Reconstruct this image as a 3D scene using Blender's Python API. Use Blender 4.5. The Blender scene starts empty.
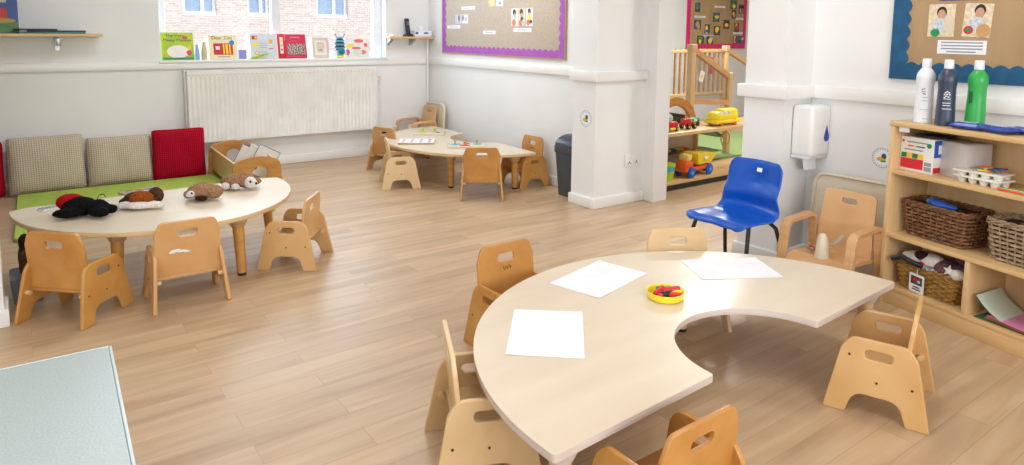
import bpy, bmesh, math, random
from mathutils import Matrix, Vector, Euler
random.seed(7)
PI = math.pi
scene = bpy.context.scene
COL = scene.collection
def V(*a): return Vector(a)

# ------------------------------------------------------------------ materials
def lin(c):
    def f(u):
        u = u/255.0
        return u/12.92 if u <= .04045 else ((u+.055)/1.055)**2.4
    return (f(c[0]), f(c[1]), f(c[2]), 1)
MATS = {}
def mat(name, c, c2=None, rough=.5, scale=(8,8,8), detail=3, bump=0, bscale=None, metal=0, trans=0, coat=0, emit=0, rnd=False, lo=.35, hi=.65, kind='noise', spec=.5, alpha=1):
    if name in MATS: return MATS[name]
    m = bpy.data.materials.new(name); m.use_nodes = True
    nt = m.node_tree; N = nt.nodes; L = nt.links
    b = N['Principled BSDF']
    b.inputs['Roughness'].default_value = rough
    b.inputs['Metallic'].default_value = metal
    b.inputs['Transmission Weight'].default_value = trans
    b.inputs['Coat Weight'].default_value = coat
    b.inputs['Coat Roughness'].default_value = .15
    b.inputs['Specular IOR Level'].default_value = spec
    b.inputs['Alpha'].default_value = alpha
    tc = N.new('ShaderNodeTexCoord'); mp = N.new('ShaderNodeMapping')
    mp.inputs['Scale'].default_value = scale
    src = tc.outputs['Object']
    if rnd:
        oi = N.new('ShaderNodeObjectInfo'); mu = N.new('ShaderNodeMath'); mu.operation = 'MULTIPLY'; mu.inputs[1].default_value = 37
        L.new(oi.outputs['Random'], mu.inputs[0])
        ad = N.new('ShaderNodeVectorMath'); ad.operation = 'ADD'
        L.new(src, ad.inputs[0]); L.new(mu.outputs[0], ad.inputs[1]); src = ad.outputs[0]
    L.new(src, mp.inputs['Vector'])
    if kind == 'noise':
        t = N.new('ShaderNodeTexNoise'); t.inputs['Scale'].default_value = 1; t.inputs['Detail'].default_value = detail; out = t.outputs['Fac']
    elif kind == 'voronoi':
        t = N.new('ShaderNodeTexVoronoi'); t.inputs['Scale'].default_value = 1; out = t.outputs['Distance']
    L.new(mp.outputs['Vector'], t.inputs['Vector'])
    r = N.new('ShaderNodeValToRGB')
    r.color_ramp.elements[0].position = lo; r.color_ramp.elements[1].position = hi
    if c2 is None: c2 = tuple(max(0, x*.965) for x in c)
    r.color_ramp.elements[0].color = lin(c2); r.color_ramp.elements[1].color = lin(c)
    L.new(out, r.inputs['Fac']); L.new(r.outputs['Color'], b.inputs['Base Color'])
    if emit:
        L.new(r.outputs['Color'], b.inputs['Emission Color']); b.inputs['Emission Strength'].default_value = emit
    if bump:
        n2 = N.new('ShaderNodeTexNoise'); n2.inputs['Scale'].default_value = bscale or 60
        L.new(src, n2.inputs['Vector'])
        bp = N.new('ShaderNodeBump'); bp.inputs['Strength'].default_value = bump; bp.inputs['Distance'].default_value = .003
        L.new(n2.outputs['Fac'], bp.inputs['Height']); L.new(bp.outputs['Normal'], b.inputs['Normal'])
    MATS[name] = m
    return m
def wood(name, c, c2, rough=.38, scale=(3,3,40), **k):
    return mat(name, c, c2, rough=rough, scale=scale, detail=5, rnd=True, lo=.3, hi=.7, coat=.15, **k)

M_wall  = mat('wall_paint', (238,238,237), (234,234,233), rough=.6, scale=(2,2,2), bump=.15, bscale=120)
M_white = mat('white_gloss', (243,242,240), (238,237,234), rough=.28, scale=(3,3,3))
M_ceil  = mat('ceiling_white', (240,240,238), rough=.8)
M_pvc   = mat('window_pvc', (240,243,248), rough=.3)
M_rad   = mat('radiator_enamel', (243,241,236), rough=.35)
M_steel = mat('steel', (170,170,170), rough=.35, metal=.9)
M_dark  = mat('black_plastic', (32,33,36), rough=.4)
M_bin   = mat('grey_plastic', (74,78,86), rough=.42)
M_lid   = mat('grey_lid', (66,74,88), rough=.22)
M_top   = wood('maple_laminate', (226,211,188), (219,202,177), rough=.36, scale=(2.5,10,10))
M_edge  = wood('table_edge', (216,204,198), (202,188,180), rough=.4, scale=(3,3,60))
M_edge2 = wood('table_edge_warm', (226,196,146), (214,182,132), rough=.4, scale=(3,3,60))
M_gold  = wood('golden_ply', (206,150,80), (178,118,50), scale=(6,6,30))
M_golds = wood('golden_ply_side', (212,160,88), (188,130,60), scale=(6,6,30))
M_tan   = wood('tan_ply', (212,164,108), (198,146,90), scale=(5,5,34))
M_hon   = wood('honey_ply', (222,182,126), (204,158,100), scale=(5,5,30))
M_pale  = wood('pale_ply', (226,196,150), (214,180,130), scale=(5,5,34))
M_plyed = wood('ply_edge', (205,170,128), (176,138,96), scale=(8,8,300))
M_shelf = wood('beech_shelf', (224,188,134), (212,173,118), scale=(3,30,30))
M_shelfv= wood('beech_panel', (224,190,142), (212,174,124), scale=(20,20,3))
M_beech = wood('beech_bent', (222,178,128), (204,154,104), scale=(5,5,34))
M_screw = mat('dark_screw', (50,42,36), rough=.4)
M_blue  = mat('blue_plastic', (10,86,190), (8,80,182), rough=.3, coat=.1, scale=(20,20,20))
M_paper = mat('white_paper', (244,245,250), rough=.7)
M_yel   = mat('yellow_plastic', (254,228,50), rough=.35)
M_red   = mat('red_plastic', (214,32,40), rough=.4)
M_orange= mat('orange_plastic', (240,98,30), rough=.4)
M_green = mat('green_plastic', (30,150,90), rough=.4)
M_lime  = mat('lime_plastic', (180,215,50), rough=.4)
M_black = mat('black_wax', (30,28,34), rough=.5)
M_pblue = mat('toy_blue', (30,90,190), rough=.4)
M_cyan  = mat('toy_cyan', (60,190,215), rough=.4)
M_pink  = mat('pink_paint', (226,70,120), rough=.5)
M_purple= mat('purple_card', (176,96,190), (166,86,180), rough=.7, scale=(20,20,20))
M_magenta=mat('magenta_card', (226,40,120), rough=.7)
M_teal  = mat('teal_card', (28,92,134), (22,80,120), rough=.7, scale=(20,20,20))
M_hess  = mat('hessian', (206,192,176), (196,180,163), rough=.9, scale=(60,60,60), bump=.4, bscale=300)
M_kraft = mat('kraft_paper', (186,156,118), (176,145,106), rough=.75, scale=(10,3,10), bump=.25, bscale=14)
M_skin  = mat('photo_skin', (206,160,130), rough=.5)
M_hair  = mat('photo_hair', (44,34,34), rough=.5)
M_pgrey = mat('photo_grey', (222,226,230), (176,186,200), rough=.5, scale=(90,90,90))
M_pmix  = mat('photo_mix', (236,222,196), (214,192,158), rough=.5, scale=(60,60,60))
M_cream = mat('cream_plastic', (230,218,192), rough=.35)
M_counter=mat('speckled_laminate', (188,200,200), (168,182,184), rough=.4, scale=(260,260,260), lo=.3, hi=.6)
M_cedge = mat('laminate_edge', (214,230,232), rough=.35)
M_ink   = mat('print_ink', (60,60,70), rough=.6)
M_inkl  = mat('print_light_ink', (150,152,160), rough=.6)
M_purpink = mat('title_purple', (84,44,110), rough=.6)
M_mat   = mat('lime_fabric', (182,204,92), (168,192,76), rough=.9, scale=(30,30,30), bump=.3, bscale=200)
M_tyre  = mat('toy_rubber', (40,60,120), rough=.5)

def floor_mat():
    m = bpy.data.materials.new('oak_vinyl_floor'); m.use_nodes = True
    nt = m.node_tree; N = nt.nodes; L = nt.links; b = N['Principled BSDF']
    tc = N.new('ShaderNodeTexCoord')
    br = N.new('ShaderNodeTexBrick'); br.offset = .37; br.offset_frequency = 2; br.squash = 1
    br.inputs['Scale'].default_value = 1; br.inputs['Brick Width'].default_value = .82; br.inputs['Row Height'].default_value = .105
    br.inputs['Mortar Size'].default_value = .0009; br.inputs['Mortar Smooth'].default_value = .3
    br.inputs['Color1'].default_value = (0,0,0,1); br.inputs['Color2'].default_value = (1,1,1,1); br.inputs['Mortar'].default_value = (.5,.5,.5,1)
    L.new(tc.outputs['Object'], br.inputs['Vector'])
    # per plank offset for the grain
    sc = N.new('ShaderNodeVectorMath'); sc.operation = 'SCALE'; sc.inputs['Scale'].default_value = 23
    L.new(br.outputs['Color'], sc.inputs[0])
    ad = N.new('ShaderNodeVectorMath'); ad.operation = 'ADD'
    L.new(tc.outputs['Object'], ad.inputs[0]); L.new(sc.outputs[0], ad.inputs[1])
    mp = N.new('ShaderNodeMapping'); mp.inputs['Scale'].default_value = (1.6,15,15); L.new(ad.outputs[0], mp.inputs['Vector'])
    n1 = N.new('ShaderNodeTexNoise'); n1.inputs['Scale'].default_value = 1; n1.inputs['Detail'].default_value = 6; n1.inputs['Distortion'].default_value = .6
    L.new(mp.outputs[0], n1.inputs['Vector'])
    mp2 = N.new('ShaderNodeMapping'); mp2.inputs['Scale'].default_value = (1.2,5,5); L.new(ad.outputs[0], mp2.inputs['Vector'])
    n2 = N.new('ShaderNodeTexNoise'); n2.inputs['Scale'].default_value = 1; n2.inputs['Detail'].default_value = 2; L.new(mp2.outputs[0], n2.inputs['Vector'])
    r = N.new('ShaderNodeValToRGB'); e = r.color_ramp.elements
    e[0].position = .25; e[0].color = lin((180,148,114)); e[1].position = .78; e[1].color = lin((210,184,152))
    k = e.new(.5); k.color = lin((197,167,133))
    L.new(n1.outputs['Fac'], r.inputs['Fac'])
    mx = N.new('ShaderNodeMix'); mx.data_type = 'RGBA'; mx.blend_type = 'OVERLAY'; mx.inputs[0].default_value = .28
    L.new(r.outputs[0], mx.inputs[6])
    r2 = N.new('ShaderNodeValToRGB'); r2.color_ramp.elements[0].color = (.3,.3,.3,1); r2.color_ramp.elements[1].color = (.72,.7,.68,1)
    r2.color_ramp.elements[0].position = .3; r2.color_ramp.elements[1].position = .7
    L.new(n2.outputs['Fac'], r2.inputs['Fac']); L.new(r2.outputs[0], mx.inputs[7])
    mx2 = N.new('ShaderNodeMix'); mx2.data_type = 'RGBA'; mx2.blend_type = 'MULTIPLY'; mx2.inputs[0].default_value = .30
    r3 = N.new('ShaderNodeValToRGB'); r3.color_ramp.elements[0].color = (.72,.70,.68,1); r3.color_ramp.elements[1].color = (1,1,1,1)
    L.new(br.outputs['Color'], r3.inputs['Fac']); L.new(mx.outputs[2], mx2.inputs[6]); L.new(r3.outputs[0], mx2.inputs[7])
    mx3 = N.new('ShaderNodeMix'); mx3.data_type = 'RGBA'; mx3.blend_type = 'MIX'
    ms = N.new('ShaderNodeMath'); ms.operation = 'MULTIPLY'; ms.inputs[1].default_value = .5; L.new(br.outputs['Fac'], ms.inputs[0])
    L.new(ms.outputs[0], mx3.inputs[0]); L.new(mx2.outputs[2], mx3.inputs[6]); mx3.inputs[7].default_value = lin((130,95,62))
    L.new(mx3.outputs[2], b.inputs['Base Color'])
    b.inputs['Roughness'].default_value = .36; b.inputs['Specular IOR Level'].default_value = .5
    bp = N.new('ShaderNodeBump'); bp.inputs['Strength'].default_value = .12; bp.inputs['Distance'].default_value = .002
    L.new(n1.outputs['Fac'], bp.inputs['Height']); L.new(bp.outputs[0], b.inputs['Normal'])
    return m
M_floor = floor_mat()
def brick_mat():
    m = bpy.data.materials.new('pale_brick'); m.use_nodes = True
    nt = m.node_tree; N = nt.nodes; L = nt.links; b = N['Principled BSDF']
    tc = N.new('ShaderNodeTexCoord'); mp = N.new('ShaderNodeMapping'); mp.inputs['Rotation'].default_value = (PI/2,0,0)
    L.new(tc.outputs['Object'], mp.inputs[0])
    br = N.new('ShaderNodeTexBrick'); br.inputs['Scale'].default_value = 1
    br.inputs['Brick Width'].default_value = .13; br.inputs['Row Height'].default_value = .045; br.inputs['Mortar Size'].default_value = .005
    br.inputs['Color1'].default_value = lin((222,198,188)); br.inputs['Color2'].default_value = lin((238,224,216)); br.inputs['Mortar'].default_value = lin((240,235,230))
    L.new(mp.outputs[0], br.inputs['Vector']); L.new(br.outputs['Color'], b.inputs['Base Color']); b.inputs['Roughness'].default_value = .9
    return m
M_brick = brick_mat()
def knit_mat(name, c, c2, s=130):
    m = bpy.data.materials.new(name); m.use_nodes = True
    nt = m.node_tree; N = nt.nodes; L = nt.links; b = N['Principled BSDF']; b.inputs['Roughness'].default_value = .95; b.inputs['Specular IOR Level'].default_value = .1
    tc = N.new('ShaderNodeTexCoord')
    ws = []
    for d in ('X','Z'):
        w = N.new('ShaderNodeTexWave'); w.bands_direction = d; w.inputs['Scale'].default_value = s/6.28; w.inputs['Distortion'].default_value = .8; w.inputs['Detail Scale'].default_value = 3
        L.new(tc.outputs['Object'], w.inputs['Vector']); ws.append(w)
    mu = N.new('ShaderNodeMath'); mu.operation = 'MULTIPLY'; L.new(ws[0].outputs['Fac'], mu.inputs[0]); L.new(ws[1].outputs['Fac'], mu.inputs[1])
    r = N.new('ShaderNodeValToRGB'); r.color_ramp.elements[0].color = lin(c2); r.color_ramp.elements[1].color = lin(c); r.color_ramp.elements[1].position = .6
    L.new(mu.outputs[0], r.inputs[0]); L.new(r.outputs[0], b.inputs['Base Color'])
    bp = N.new('ShaderNodeBump'); bp.inputs['Strength'].default_value = .7; bp.inputs['Distance'].default_value = .006
    L.new(mu.outputs[0], bp.inputs['Height']); L.new(bp.outputs[0], b.inputs['Normal'])
    return m
M_kbeige = knit_mat('beige_waffle_knit', (226,211,192), (192,175,154))
M_kred   = knit_mat('red_waffle_knit', (206,24,52), (160,12,38))
def glass_mat(name, tint=(1,1,1,1), rough=0.0, mixf=.06):
    m = bpy.data.materials.new(name); m.use_nodes = True
    nt = m.node_tree; N = nt.nodes; L = nt.links; N.remove(N['Principled BSDF'])
    t = N.new('ShaderNodeBsdfTransparent'); t.inputs[0].default_value = tint
    g = N.new('ShaderNodeBsdfGlossy'); g.inputs['Roughness'].default_value = rough
    mx = N.new('ShaderNodeMixShader'); mx.inputs[0].default_value = mixf
    L.new(t.outputs[0], mx.inputs[1]); L.new(g.outputs[0], mx.inputs[2]); L.new(mx.outputs[0], N['Material Output'].inputs[0])
    return m
M_glass = glass_mat('window_glass')
M_mesh  = glass_mat('clear_acrylic_panel', (.86,.84,.80,1), .3, .16)
def fur(name, c, c2): return mat(name, c, c2, rough=.95, scale=(120,120,120), bump=1, bscale=260, spec=.1)
F_black = fur('black_fur', (26,25,28), (10,10,12)); F_red = fur('red_fur', (196,24,36), (160,14,26))
F_brown = fur('brown_fur', (176,136,104), (136,100,74)); F_rust = fur('rust_fur', (158,84,36), (120,60,24))
F_white = fur('white_fur', (238,232,226), (214,206,198)); F_dkbr = fur('dark_brown_fur', (92,64,44), (60,40,28))
F_plum = fur('plum_fur', (120,88,100), (92,64,76)); F_choc = fur('chocolate_fur', (64,40,36), (44,26,24))

# ------------------------------------------------------------------ mesh builder
def frame(o, u, v):
    u = Vector(u).normalized(); v = Vector(v).normalized(); n = u.cross(v).normalized(); v = n.cross(u)
    M = Matrix((u, v, n)).transposed().to_4x4(); M.translation = Vector(o)
    return M
def T(x, y, z): return Matrix.Translation((x,y,z))
def RX(a): return Matrix.Rotation(a,4,'X')
def RY(a): return Matrix.Rotation(a,4,'Y')
def RZ(a): return Matrix.Rotation(a,4,'Z')
WX = ((0,-1,0),(0,0,1))      # a surface facing -x : right, up
WY = ((1,0,0),(0,0,1))       # a surface facing -y
def on(o, w): return frame(o, *w)

class MB:
    def __init__(s): s.v = []; s.f = []; s.mi = []; s.ms = []
    def mid(s, m):
        if m not in s.ms: s.ms.append(m)
        return s.ms.index(m)
    def add(s, vs, fs, m, M=None):
        o = len(s.v); k = s.mid(m)
        for p in vs:
            p = Vector(p); s.v.append(tuple(M @ p if M else p))
        for f in fs: s.f.append([o+i for i in f]); s.mi.append(k)
        return s
    def addmesh(s, me, m, M=None): return s.add([v.co for v in me.vertices], [list(p.vertices) for p in me.polygons], m, M)
    def box(s, c, d, m, M=None, bev=0, seg=2):
        bm = bmesh.new(); bmesh.ops.create_cube(bm, size=1)
        for v in bm.verts: v.co = Vector((v.co.x*d[0]+c[0], v.co.y*d[1]+c[1], v.co.z*d[2]+c[2]))
        if bev: bmesh.ops.bevel(bm, geom=bm.edges[:], offset=min(bev, min(d)*.45), segments=seg, affect='EDGES', profile=.5)
        bm.verts.index_update()
        s.add([v.co.copy() for v in bm.verts], [[v.index for v in f.verts] for f in bm.faces], m, M); bm.free(); return s
    def b2(s, x0,x1,y0,y1,z0,z1, m, M=None, bev=0): return s.box(((x0+x1)/2,(y0+y1)/2,(z0+z1)/2),(x1-x0,y1-y0,z1-z0),m,M,bev)
    def plate(s, outline, holes, t, m, M=None, bev=.0015):
        cu = bpy.data.curves.new('c','CURVE'); cu.dimensions = '2D'; cu.fill_mode = 'BOTH'
        cu.extrude = max(t/2-bev, 1e-5); cu.bevel_depth = bev; cu.bevel_resolution = 1; cu.offset = -bev
        for pl in [outline]+list(holes):
            sp = cu.splines.new('POLY'); sp.points.add(len(pl)-1); sp.use_cyclic_u = True
            for i,p in enumerate(pl): sp.points[i].co = (p[0],p[1],0,1)
        ob = bpy.data.objects.new('c', cu); me = bpy.data.meshes.new_from_object(ob)
        s.addmesh(me, m, M); bpy.data.objects.remove(ob); bpy.data.curves.remove(cu); bpy.data.meshes.remove(me); return s
    def text(s, body, size, m, M, t=.0006, align='CENTER'):
        cu = bpy.data.curves.new('t','FONT'); cu.body = body; cu.size = size; cu.extrude = t; cu.align_x = align; cu.resolution_u = 3
        ob = bpy.data.objects.new('t', cu); me = bpy.data.meshes.new_from_object(ob)
        s.addmesh(me, m, M); bpy.data.objects.remove(ob); bpy.data.curves.remove(cu); bpy.data.meshes.remove(me); return s
    def tube(s, pts, r, m, n=8, closed=False, M=None, flat=None):
        pts = [Vector(p) for p in pts]; N = len(pts); vs = []; fs = []
        rr = r if isinstance(r,(list,tuple)) else [r]*N
        up = None
        for i,p in enumerate(pts):
            a = pts[(i-1)%N] if (closed or i>0) else pts[i]; b = pts[(i+1)%N] if (closed or i<N-1) else pts[i]
            d = (b-a).normalized()
            if up is None:
                up = Vector((0,0,1)) if abs(d.z) < .9 else Vector((1,0,0))
            sd = d.cross(up).normalized(); u2 = sd.cross(d).normalized(); up = u2
            for k in range(n):
                an = 2*PI*(k+.5)/n
                w = (flat or (1,1))
                vs.append(p + sd*math.cos(an)*rr[i]*w[0] + u2*math.sin(an)*rr[i]*w[1])
        for i in range(N if closed else N-1):
            j = (i+1)%N
            for k in range(n):
                fs.append([i*n+k, i*n+(k+1)%n, j*n+(k+1)%n, j*n+k])
        if not closed: fs.append(list(range(n))[::-1]); fs.append([(N-1)*n+k for k in range(n)])
        return s.add(vs, fs, m, M)
    def strip(s, pts, w, t, m, M=None):      # bent ply strip: path in the YZ plane (y,z), width along x
        N = len(pts); vs = []; fs = []
        for i,(y,z) in enumerate(pts):
            a = pts[max(i-1,0)]; b = pts[min(i+1,N-1)]
            d = Vector((b[0]-a[0], b[1]-a[1])).normalized(); n = Vector((-d.y,d.x))*t/2
            for sx,sn in ((-1,-1),(1,-1),(1,1),(-1,1)): vs.append((sx*w/2, y+sn*n.x, z+sn*n.y))
        for i in range(N-1):
            for k in range(4): fs.append([i*4+k,i*4+(k+1)%4,(i+1)*4+(k+1)%4,(i+1)*4+k])
        fs.append([3,2,1,0]); fs.append([(N-1)*4+k for k in range(4)])
        return s.add(vs, fs, m, M)
    def lathe(s, prof, m, M=None, n=24, sx=1, sy=1):
        vs = []; fs = []
        for r,z in prof:
            for k in range(n): a = 2*PI*k/n; vs.append((r*math.cos(a)*sx, r*math.sin(a)*sy, z))
        for i in range(len(prof)-1):
            for k in range(n): fs.append([i*n+k,i*n+(k+1)%n,(i+1)*n+(k+1)%n,(i+1)*n+k])
        if prof[0][0] > 1e-6: fs.append(list(range(n))[::-1])
        if prof[-1][0] > 1e-6: fs.append([(len(prof)-1)*n+k for k in range(n)])
        return s.add(vs, fs, m, M)
    def ell(s, c, d, m, M=None, n=14):
        prof = [(math.sin(PI*i/n), -math.cos(PI*i/n)) for i in range(n+1)]
        prof[0] = (1e-4,-1); prof[-1] = (1e-4,1)
        return s.lathe(prof, m, (M or Matrix()) @ T(*c) @ Matrix.Diagonal((d[0],d[1],d[2],1)), n=18)
    def mesh(s, name):
        me = bpy.data.meshes.new(name); me.from_pydata(s.v, [], s.f)
        for m in s.ms: me.materials.append(m)
        for p,k in zip(me.polygons, s.mi): p.material_index = k; p.use_smooth = True
        me.validate(); me.update()
        bm = bmesh.new(); bm.from_mesh(me); bmesh.ops.recalc_face_normals(bm, faces=bm.faces[:]); bm.to_mesh(me); bm.free()
        me.set_sharp_from_angle(angle=math.radians(32))
        return me
    def build(s, name, parent=None, M=None):
        o = bpy.data.objects.new(name, s.mesh(name)); COL.objects.link(o)
        if parent: o.parent = parent
        if M is not None: o.matrix_local = M
        return o
def tag(o, label=None, cat=None, group=None, kind=None):
    if label: o['label'] = label
    if cat: o['category'] = cat
    if group: o['group'] = group
    if kind: o['kind'] = kind
    return o
def thing(name, label, cat, loc=(0,0,0), rz=0, group=None):
    o = bpy.data.objects.new(name, None); COL.objects.link(o); o.location = loc; o.rotation_euler = (0,0,rz); o.empty_display_size = .05
    return tag(o, label, cat, group)
KIDS = {}
def children(o): return [c for c in bpy.data.objects if c.parent == o]
def dup(root, loc, rz, label, group=None):
    r = root.copy(); COL.objects.link(r); r.location = loc; r.rotation_euler = (0,0,rz); r['label'] = label
    if group: r['group'] = group
    for ch in children(root):
        c = ch.copy(); COL.objects.link(c); c.parent = r
        for g in children(ch):
            d = g.copy(); COL.objects.link(d); d.parent = c
    return r
def struct(name, mb, kindof='structure'): return tag(mb.build(name), kind='structure')
def blob(name, ells, m, parent=None, M=None, vox=.006, disp=.003):
    b = MB()
    for e in ells:
        c, d = e[0], e[1]; R = e[2] if len(e) > 2 else 0
        b.ell((0,0,0), d, m, T(*c) @ RZ(R))
    o = b.build(name, parent, M)
    md = o.modifiers.new('r','REMESH'); md.mode = 'VOXEL'; md.voxel_size = vox; md.use_smooth_shade = True
    sm = o.modifiers.new('s','SMOOTH'); sm.iterations = 4
    if disp:
        tx = bpy.data.textures.get('furn') or bpy.data.textures.new('furn','CLOUDS'); tx.noise_scale = .012
        dm = o.modifiers.new('d','DISPLACE'); dm.texture = tx; dm.strength = disp; dm.texture_coords = 'LOCAL'
    return o

# 2D outline helpers
def fillet(pts, rad, n=6):
    out = []; N = len(pts)
    for i in range(N):
        p = Vector(pts[i]); a = Vector(pts[i-1]); b = Vector(pts[(i+1)%N]); r = rad[i] if isinstance(rad,(list,tuple)) else rad
        if r <= 0: out.append(tuple(p)); continue
        da = (a-p).normalized(); db = (b-p).normalized(); ang = da.angle(db)
        t = min(r/math.tan(ang/2), (a-p).length*.48, (b-p).length*.48)
        p0 = p+da*t; p1 = p+db*t
        for k in range(n+1):
            s = k/n; out.append(tuple(p0*(1-s)**2 + p*2*s*(1-s) + p1*s*s))
    return out
def rrect(w, h, r, cx=0, cy=0, n=6): return fillet([(cx-w/2,cy-h/2),(cx+w/2,cy-h/2),(cx+w/2,cy+h/2),(cx-w/2,cy+h/2)], r, n)
def circle(r, cx=0, cy=0, n=28, sy=1): return [(cx+r*math.cos(2*PI*k/n), cy+r*sy*math.sin(2*PI*k/n)) for k in range(n)]
def stadium(w, h, cx=0, cy=0): return rrect(w, h, h*.5, cx, cy, 8)

# ------------------------------------------------------------------ setting
YB = 6.267; XR = 3.515; HC = 2.45
struct('floor', MB().b2(-2.7,9.7,-2.6,6.6,-.1,0,M_floor))
struct('ceiling', MB().b2(-2.7,9.7,-2.6,6.6,HC,HC+.1,M_ceil))
w = MB()
w.b2(-2.6,1.0,YB,YB+.3,0,HC,M_wall); w.b2(3.03,9.6,YB,YB+.3,0,HC,M_wall)
w.b2(1.0,3.03,YB,YB+.3,0,.95,M_wall); w.b2(1.0,3.03,YB,YB+.3,2.1,HC,M_wall)
struct('wall_back', w)
w = MB()
w.b2(XR,3.86,3.70,YB,0,HC,M_wall); w.b2(3.26,3.86,3.46,3.70,0,HC,M_wall); w.b2(3.75,3.90,3.35,3.46,0,HC,M_wall)
w.b2(3.6,3.86,2.27,3.36,2.1,HC,M_wall)
struct('wall_centre', w)
w = MB(); w.b2(3.26,3.86,2.03,2.27,0,HC,M_wall); w.b2(XR,3.86,-2.6,2.03,0,HC,M_wall)
struct('wall_right', w)
struct('wall_left', MB().b2(-2.6,-.085,3.43,3.6,0,HC,M_wall).b2(-2.7,-2.6,3.43,6.5,0,HC,M_wall).b2(-2.7,-2.6,-2.6,-.5,0,HC,M_wall).b2(-2.7,-2.6,2.2,3.43,0,HC,M_wall).b2(-2.7,-2.6,-.5,2.2,0,.9,M_wall).b2(-2.7,-2.6,-.5,2.2,2.1,HC,M_wall))
struct('wall_front', MB().b2(-2.7,-1.25,-2.7,-2.6,0,HC,M_wall).b2(2.45,9.7,-2.7,-2.6,0,HC,M_wall).b2(-1.25,2.45,-2.7,-2.6,0,.88,M_wall).b2(-1.25,2.45,-2.7,-2.6,2.12,HC,M_wall))
w3 = struct('added_window_front', MB().plate([(-1.25,.88),(2.45,.88),(2.45,2.12),(-1.25,2.12)],[[(-1.19,.94),(.56,.94),(.56,2.06),(-1.19,2.06)],[(.62,.94),(2.39,.94),(2.39,2.06),(.62,2.06)]],.06,M_pvc,on((0,-2.65,0),WY)))  # unseen window added behind the camera to brighten walls facing it
tag(MB().b2(-1.2,2.4,-2.655,-2.65,.93,2.07,M_glass).build('pane', w3))
struct('wall_far_right', MB().b2(9.6,9.7,-2.6,6.6,0,HC,M_wall))
# frame of an unseen side window, added to let more light in
f = MB()
for y in (-.47,.85,2.17): f.b2(-2.68,-2.62,y-.03,y+.03,.9,2.1,M_pvc)
for z in (.93,2.07): f.b2(-2.68,-2.62,-.5,2.2,z-.03,z+.03,M_pvc)
struct('added_window_side', f)
tag(MB().b2(-2.652,-2.648,-.5,2.2,.9,2.1,M_glass).build('pane', bpy.data.objects['added_window_side']))
# dado rails
def dado(pts): return MB().plate(pts,[],.068,M_white,T(0,0,.934),bev=.003)
def skirt_(pts): return MB().plate(pts,[],.075,M_white,T(0,0,.0375),bev=.005)
struct('trim_1', dado([(-2.6,YB-.022),(XR-.022,YB-.022),(XR-.022,3.705),(XR+.01,3.705),(XR+.01,YB+.01),(-2.6,YB+.01)]))
struct('trim_2', dado([(3.232,3.708),(3.232,3.430),(3.745,3.430),(3.745,3.465),(3.262,3.465),(3.262,3.708)]))
struct('trim_3', dado([(3.232,2.30),(3.232,2.0),(XR-.022,2.0),(XR-.022,-2.6),(XR+.01,-2.6),(XR+.01,2.035),(3.262,2.035),(3.262,2.265),(3.86,2.265),(3.86,2.30)]))
def skirt(b, x0,x1,y0,y1, h=.075):
    b.b2(x0,x1,y0,y1,0,h,M_white,bev=.006)
struct('baseboard_back', skirt_([(-2.6,YB-.018),(XR-.018,YB-.018),(XR-.018,3.705),(XR+.01,3.705),(XR+.01,YB+.01),(-2.6,YB+.01)]))
struct('baseboard_centre', skirt_([(3.238,3.705),(3.238,3.434),(3.745,3.434),(3.745,3.465),(3.262,3.465),(3.262,3.705)]))
struct('baseboard_right', skirt_([(3.24,2.29),(3.24,2.008),(XR-.018,2.008),(XR-.018,-2.6),(XR+.01,-2.6),(XR+.01,2.035),(3.262,2.035),(3.262,2.29)]))
struct('baseboard_left', skirt_([(-2.6,3.414),(-.07,3.414),(-.07,3.6),(-.088,3.6),(-.088,3.433),(-2.6,3.433)]))
# window
f = MB(); gy0, gy1 = YB+.10, YB+.16
rc_=lambda a,b,c,d:[(a,c),(b,c),(b,d),(a,d)]
f.plate(rc_(1.0,3.03,.951,2.1),[rc_(1.062,1.945,1.02,2.04),rc_(2.025,2.945,1.02,2.04)],.06,M_pvc,on((0,gy0+.03,0),WY),bev=.003)
wn = struct('window_1', f)
MB().b2(1.06,1.95,gy0+.02,gy0+.026,1.01,2.05,M_glass).build('pane', wn)
MB().b2(2.02,2.95,gy0+.02,gy0+.026,1.01,2.05,M_glass).build('pane', wn)
MB().b2(.985,3.045,YB-.035,gy0+.01,.95,.972,M_white,bev=.005).build('window_sill', wn)
# ceiling lights
for i,(x,y) in enumerate([(.9,1.2),(2.6,1.6),(1.0,4.3),(2.7,4.6),(6.2,4.6),(5.6,2.0)]):
    t = thing('ceiling_light','square flush ceiling light panel above the room','light',(x,y,HC-.03),0,'ceiling panels')
    fr = MB()
    fr.plate(rrect(.62,.62,.02),[rrect(.56,.56,.01)],.03,M_white); fr.build('frame',t)
    MB().box((0,0,.005),(.56,.56,.006),mat('diffuser',(250,250,245),emit=1.5)).build('diffuser',t)

# exterior building
eb = thing('brick_building','pale brick building with white framed windows outside the window','building',(0,14,0))
b = MB(); wins = [(2.64,3.25),(3.81,4.25),(5.2,5.9),(.6,1.3),(6.6,7.3)]
xs = sorted(wins)
cur = -6
for a0,a1 in xs:
    b.b2(cur,a0,0,.3,-2,5,M_brick); cur = a1
    b.b2(a0,a1,0,.3,-2,1.485,M_brick); b.b2(a0,a1,0,.3,2.6,5,M_brick)
b.b2(cur,14,0,.3,-2,5,M_brick)
b.build('facade', eb)
M_pale_glass = mat('sky_glass',(170,195,225),rough=.15)
for a0,a1 in xs:
    f = MB(); mid = (a0+a1)/2
    for x in (a0+.03,a1-.03,mid+.06): f.b2(x-.035,x+.035,.08,.14,1.485,2.6,M_pvc)
    f.b2(a0,a1,.04,.14,1.485,1.56,M_pvc); f.b2(a0,a1,.08,.14,2.53,2.6,M_pvc)
    wo = f.build('window_frame', eb)
    MB().b2(a0+.02,a1-.02,.12,.13,1.5,2.58,M_pale_glass).build('pane', wo)
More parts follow.
